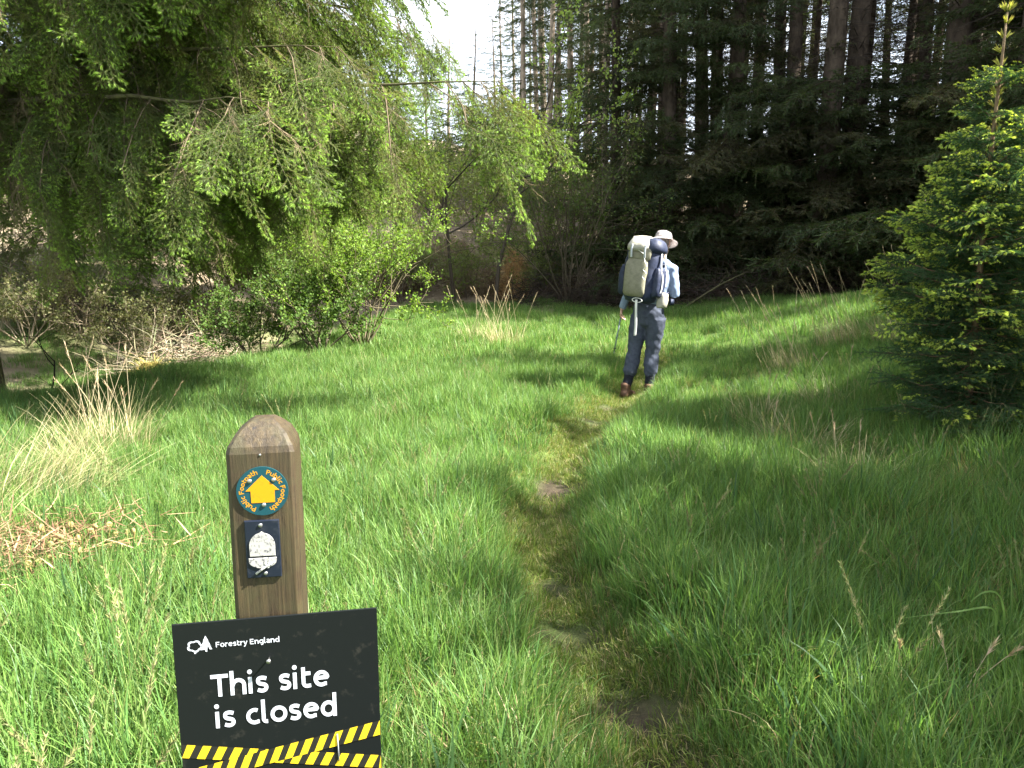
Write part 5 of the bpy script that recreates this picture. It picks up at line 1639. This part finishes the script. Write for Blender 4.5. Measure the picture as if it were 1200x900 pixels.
bm = bmesh.new()                                                                # shirt
loft(bm, [pel + V3((0, 0, .035)), pel + (chest - pel) * .35, pel + (chest - pel) * .7, chest, chest + (neckb - chest) * .55, neckb + V3((0, 0, -.045)), neckb + V3((0, 0, .012))],
     [(.146, .102), (.158, .116), (.166, .120), (.180, .125), (.182, .115), (.115, .085), (.068, .066)], 20, up=FW)
for s_, e_, w_ in ((LS, LE, LW), (RS, RE, RW)):
    loft(bm, [neckb + V3((0, 0, -.045)), neckb * .5 + s_ * .5 + V3((0, 0, .004)), s_ + V3((0, 0, -.012)), s_ + (e_ - s_) * .5, e_, e_ + (w_ - e_) * .5, e_ + (w_ - e_) * .93], [.06, .068, .066, .060, .054, .05, .042], up=FW)
fused('shirt', bm, .010, shirt, hiker, 4, .011, (7, 7, 12))
bm = bmesh.new()                                                                # trousers
loft(bm, [pel + V3((0, 0, -.10)), pel + V3((0, 0, -.02)), pel + V3((0, 0, .10))], [(.165, .125), (.180, .135), (.166, .120)], 20, up=FW)
for a, b, c in ((LH, LK, LA), (RH, RK, RA)):
    loft(bm, [a + V3((0, 0, .0)), a + (b - a) * .3, a + (b - a) * .7, b, b + (c - b) * .25, b + (c - b) * .5, b + (c - b) * .585], [(.105, .115), (.103, .112), (.085, .092), (.078, .083), (.080, .084), (.076, .078), (.060, .062)], up=FW)
fused('trousers', bm, .009, trous, hiker, 3, .013, (7, 7, 12))
for b, c in ((LK, LA), (RK, RA)):
    bm = bmesh.new()
    loft(bm, [b + (c - b) * .52, b + (c - b) * .75, c + V3((0, 0, .02))], [.056, .052, .05], up=FW)
    fused('gaiter', bm, .008, sock, hiker, 2, .005)
    bm = bmesh.new()
    loft(bm, [c + V3((0, 0, .075)), c + V3((0, 0, .01)), c + V3((0, 0, -.045))], [.056, .058, .056], up=FW)
    loft(bm, [c + V3((0, 0, -.035)) - FW * .055, c + V3((0, 0, -.038)) + FW * .04, c + V3((0, 0, -.046)) + FW * .13, c + V3((0, 0, -.052)) + FW * .185], [(.042, .043), (.046, .045), (.046, .036), (.034, .026)], up=UP)
    for v in bm.verts: v.co.z = max(v.co.z, c.z - .078)
    bt = fused('boot', bm, .008, boot_m, hiker, 2, .003)
    bm = bmesh.new()
    pts = []
    for k in range(28):
        a = 2 * math.pi * k / 28
        fx_ = math.sin(a); w_ = .05 + .006 * math.sin(a * 2)
        pts.append(c + FW * (.065 + .15 * fx_) + RT * (w_ * math.cos(a)))
    va = [bm.verts.new((p_.x, p_.y, c.z - .070)) for p_ in pts]; vb = [bm.verts.new((p_.x, p_.y, c.z - .092)) for p_ in pts]
    bm.faces.new(va); bm.faces.new(vb[::-1])
    for k in range(28): bm.faces.new((va[k], vb[k], vb[(k + 1) % 28], va[(k + 1) % 28]))
    bm_obj('sole', bm, sole_m, bt)
# belt
bm = bmesh.new()
# sun hat
hat_m = grain('pale_hat', (.46, .42, .40), (.56, .52, .50), 45, .85, .2, spec=.15, dist=.003)
hc = head + ht * .062 - hf * .006
bm = bmesh.new(); rings = []
prof = [(.0, .088), (.045, .086), (.078, .072), (.092, .045), (.096, .012), (.1005, -.004), (.125, -.018), (.152, -.030), (.165, -.036)]
for (r_, z_) in prof[1:]:
    rings.append([bm.verts.new(hc + RT * (r_ * .96 * math.cos(2 * math.pi * k / 40)) + hf * (r_ * 1.06 * math.sin(2 * math.pi * k / 40)) + ht * (z_ + (.010 * math.cos(4 * math.pi * k / 40) * max(0, r_ - .1) / .06))) for k in range(40)])
top = bm.verts.new(hc + ht * .088)
for k in range(40): bm.faces.new((top, rings[0][k], rings[0][(k + 1) % 40]))
for a, b in zip(rings[:-1], rings[1:]):
    for k in range(40): bm.faces.new((a[k], b[k], b[(k + 1) % 40], a[(k + 1) % 40]))
bmesh.ops.solidify(bm, geom=bm.faces[:], thickness=.003)
sun_hat = bm_obj('sun_hat', bm, hat_m, hiker, True)
g = Geo()
bp_ = [hc + RT * (.0985 * .97 * math.cos(a)) + hf * (.0985 * 1.07 * math.sin(a)) + ht * .006 for a in np.linspace(0, 2 * math.pi, 40)]
tube(g, [tuple(q_) for q_ in bp_], .005, (1, 1, 1), 6)
g.build('hat_band', paint('hat_band', (.42, .37, .34), .8, .2), sun_hat, True)

# ------------------------------------------------------------------ the rucksack (its own frame: x to the wearer's right, y forward, z up)
PC = chest - FW * .285 - RT * .02 + V3((0, 0, .135))
pack = empty('rucksack', (0, 0, 0))
pack.matrix_world = Matrix.Translation(V3((HX, HY, hz)) + PC) @ Matrix((RT, FW, UP)).transposed().to_4x4() @ Matrix.Rotation(R(4), 4, 'Y') @ Matrix.Rotation(R(-5), 4, 'X') @ Matrix.Diagonal((1.20, 1.12, .90, 1))
tag(pack, 'large navy and olive rucksack with a beige lid, worn by the hiker', 'rucksack')
navy = grain('navy_nylon', (.008, .012, .028), (.022, .030, .062), 26, .6, .4, spec=.35, dist=.006)
olive = grain('olive_nylon', (.135, .13, .088), (.205, .195, .135), 24, .7, .35, spec=.25, dist=.006)
beige = grain('beige_nylon', (.27, .255, .20), (.36, .34, .28), 24, .7, .35, spec=.25, dist=.006)
strap_m = paint('grey_webbing', (.42, .44, .46), .7, .2)
cord_m = paint('pale_cord', (.60, .60, .55), .7, .2)


def rbox(levels, p=2.7, n=36):
    """soft box from super-elliptic rings (z, centre x, centre y, half width, half depth)"""
    bm = bmesh.new(); rings = []
    for (z, cx, cy, rx, ry) in levels:
        ring = []
        for k in range(n):
            a = 2 * math.pi * k / n; ca, sa = math.cos(a), math.sin(a)
            q_ = (abs(ca) ** p + abs(sa) ** p) ** (-1 / p)
            ring.append(bm.verts.new((cx + rx * ca * q_, cy + ry * sa * q_, z)))
        rings.append(ring)
    for a, b in zip(rings[:-1], rings[1:]):
        for k in range(n): bm.faces.new((a[k], a[(k + 1) % n], b[(k + 1) % n], b[k]))
    bm.faces.new(rings[0][::-1]); bm.faces.new(rings[-1])
    return bm


def soft(bm, amp, fs):
    bmesh.ops.recalc_face_normals(bm, faces=bm.faces); bm.normal_update()
    bmesh.ops.subdivide_edges(bm, edges=[e for e in bm.edges if e.calc_length() > .035], cuts=1, use_grid_fill=True); bm.normal_update()
    for v in bm.verts: v.co += v.normal * amp * (mnoise.noise(v.co * fs) + .55 * mnoise.noise(Vector((v.co.x * fs * 2.2, v.co.y * fs * 2.2, v.co.z * fs * 3.4 + v.co.x * 30))))
    return bm


bag = bm_obj('main_bag', soft(rbox([(-.36, 0, .02, .09, .07), (-.345, 0, .01, .13, .10), (-.29, 0, 0, .150, .125), (-.22, 0, 0, .158, .13), (-.12, 0, 0, .158, .13), (0, 0, 0, .160, .13), (.12, 0, 0, .160, .128), (.22, 0, .005, .157, .124), (.28, 0, .01, .152, .118), (.33, 0, .012, .138, .105), (.37, 0, .014, .11, .08), (.385, 0, .014, .07, .05)]), .012, 9), navy, pack, True)
bm_obj('front_panel', soft(rbox([(-.300, 0, -.118, .06, .012), (-.29, -.012, -.122, .084, .026), (-.25, -.014, -.128, .098, .036), (-.15, -.014, -.132, .102, .044), (-.02, -.014, -.132, .102, .040), (.09, -.014, -.128, .098, .028), (.14, -.014, -.122, .088, .018), (.15, -.014, -.118, .07, .008)], 3.2), .008, 11), olive, pack, True)
bm_obj('upper_panel', soft(rbox([(.125, 0, -.118, .085, .010), (.14, 0, -.122, .100, .020), (.20, 0, -.116, .104, .024), (.26, 0, -.105, .10, .020), (.285, 0, -.095, .085, .008)], 3.2), .006, 12), olive, pack, True)
lid = bm_obj('lid', soft(rbox([(.225, -.025, -.045, .085, .090), (.245, -.025, -.05, .108, .112), (.30, -.025, -.048, .112, .115), (.350, -.022, -.035, .104, .105), (.392, -.018, -.02, .084, .082), (.412, -.012, -.01, .05, .045)], 2.5), .012, 10), beige, pack, True)
bm_obj('lid_side', soft(rbox([(.22, .098, .0, .060, .100), (.245, .100, .0, .078, .118), (.30, .100, .0, .080, .120), (.350, .090, .0, .074, .106), (.390, .070, .0, .05, .072)], 2.5), .010, 10), navy, lid, True)
for sx in (-1, 1):
    bm_obj('side_pocket', soft(rbox([(-.29, .150 * sx, .0, .028, .075), (-.26, .158 * sx, 0, .040, .092), (-.12, .162 * sx, 0, .042, .095), (.02, .160 * sx, 0, .036, .09), (.06, .156 * sx, 0, .024, .08)], 3), .010, 10), navy, pack, True)


def web(name, pts, w_, mat, parent, nrm=(0, -1, 0), th=.003):
    """flat webbing strap"""
    P_ = curve(pts, 26); D_ = nz(np.gradient(P_, axis=0)); N_ = np.tile(np.array(nrm, float), (len(P_), 1)) if np.ndim(nrm) == 1 else nrm
    S_ = nz(np.cross(D_, N_)); N_ = np.cross(S_, D_)
    g_ = Geo(); V = np.stack([P_ - S_ * w_ / 2, P_ + S_ * w_ / 2, P_ + S_ * w_ / 2 + N_ * th, P_ - S_ * w_ / 2 + N_ * th], 1).reshape(-1, 3)
    Q_ = [[4 * i + a, 4 * i + (a + 1) % 4, 4 * i + 4 + (a + 1) % 4, 4 * i + 4 + a] for i in range(len(P_) - 1) for a in range(4)]
    g_.add(V, Q=Q_ + [[3, 2, 1, 0], [4 * len(P_) - 4, 4 * len(P_) - 3, 4 * len(P_) - 2, 4 * len(P_) - 1]])
    return g_.build(name, mat, parent)


web('compression_strap', [(.168, -.03, .22), (.176, -.035, .08), (.205, -.04, -.06), (.205, -.04, -.20), (.175, -.04, -.29)], .026, strap_m, pack, (1, 0, 0))
web('compression_strap', [(.168, .055, .24), (.178, .055, .10), (.205, .055, -.04), (.205, .055, -.16)], .020, strap_m, pack, (1, 0, 0))
web('lid_strap', [(-.062, -.168, .30), (-.062, -.172, .22), (-.062, -.160, .15)], .018, strap_m, pack)
web('lid_strap', [(.062, -.168, .30), (.062, -.172, .22), (.062, -.160, .15)], .018, strap_m, pack)
web('dangling_strap', [(.02, -.12, -.33), (.03, -.135, -.40), (.035, -.12, -.52), (.045, -.12, -.64), (.048, -.118, -.75)], .022, cord_m, pack)
g = Geo()
zig = [(.078, -.172, .10), (.098, -.175, .06), (.070, -.178, .02), (.100, -.178, -.02), (.072, -.178, -.06), (.098, -.176, -.10)]
tube(g, curve(zig, 40), .0035, (1, 1, 1), 6)
zig2 = [(-.03, -.150, .25), (.02, -.156, .22), (.055, -.160, .19), (.065, -.166, .14), (.078, -.172, .10)]
tube(g, curve(zig2, 30), .0035, (1, 1, 1), 6)
g.build('bungee_cord', cord_m, pack, True)
g = Geo(); a_ = np.linspace(0, 2 * math.pi, 26)
tube(g, np.stack([.03 + .045 * np.cos(a_), np.full(26, -.13), -.335 + .025 * np.sin(a_)], 1), .005, (1, 1, 1), 6)
g.build('ice_axe_loop', cord_m, pack, True)
bm_obj('bottle_pocket', soft(rbox([(-.40, .185, .06, .030, .05), (-.385, .19, .06, .042, .06), (-.30, .195, .06, .046, .062), (-.235, .195, .06, .040, .055), (-.22, .19, .06, .025, .04)], 2.6), .006, 14), beige, pack, True)
for sx in (-1, 1):
    web('shoulder_strap', [(.075 * sx, .10, .05), (.08 * sx, .15, .10), (.10 * sx, .25, .115), (.12 * sx, .37, .06), (.13 * sx, .43, -.04), (.15 * sx, .34, -.16), (.15 * sx, .13, -.25)], .055, navy, pack, (0, -.3, -1), .012)
hbp = []
for a in np.linspace(R(-200), R(20), 26): hbp.append((.02 + .198 * math.cos(a), .255 + .162 * math.sin(a), -.300))
hbp = [(.02 + .200 * math.cos(a), .27 - .165 * math.sin(a), -.300 - .02 * abs(math.cos(a))) for a in np.linspace(R(15), R(-195), 26)]
nr = np.array([(-(p_[0] - .02), -(p_[1] - .27), 0) for p_ in curve(hbp, 26)])
web('hip_belt', hbp, .075, navy, pack, nz(nr), .010)

# ------------------------------------------------------------------ trekking pole in the left hand
g = Geo(); tp = V3((HX, HY, hz)) + LW + V3((0, .02, -.05)); tip = tp + V3((-.075, -.02, -.43))
d_ = (tip - tp).normalized(); topp = tp - d_ * .09
pole = empty('trekking_pole', tuple(topp))
tag(pole, 'grey folded trekking pole held in the left hand of the hiker', 'trekking pole')
rel = lambda v_: tuple(v_ - topp)
tube(g, [rel(tp + d_ * .05), rel(tp + d_ * .25), rel(tip)], [.0085, .0078, .0065], (1, 1, 1), 10); g.build('shaft', paint('pole_grey', (.16, .20, .20), .4, .5, .4), pole, True)
g = Geo(); tube(g, [rel(topp), rel(topp + d_ * .02), rel(topp + d_ * .07), rel(topp + d_ * .14)], [.012, .016, .013, .015], (1, 1, 1), 12); g.build('grip', paint('pole_grip', (.015, .015, .016), .8, .3), pole, True)
g = Geo(); tube(g, [rel(tip), rel(tip + d_ * .035)], [.0062, .002], (1, 1, 1), 8); g.build('tip', MAT['steel'], pole, True)
g = Geo(); tube(g, [rel(tip - d_ * .035), rel(tip - d_ * .03), rel(tip - d_ * .027)], [.012, .024, .012], (1, 1, 1), 16); g.build('basket', paint('pole_basket', (.02, .02, .02), .6, .3), pole, True)
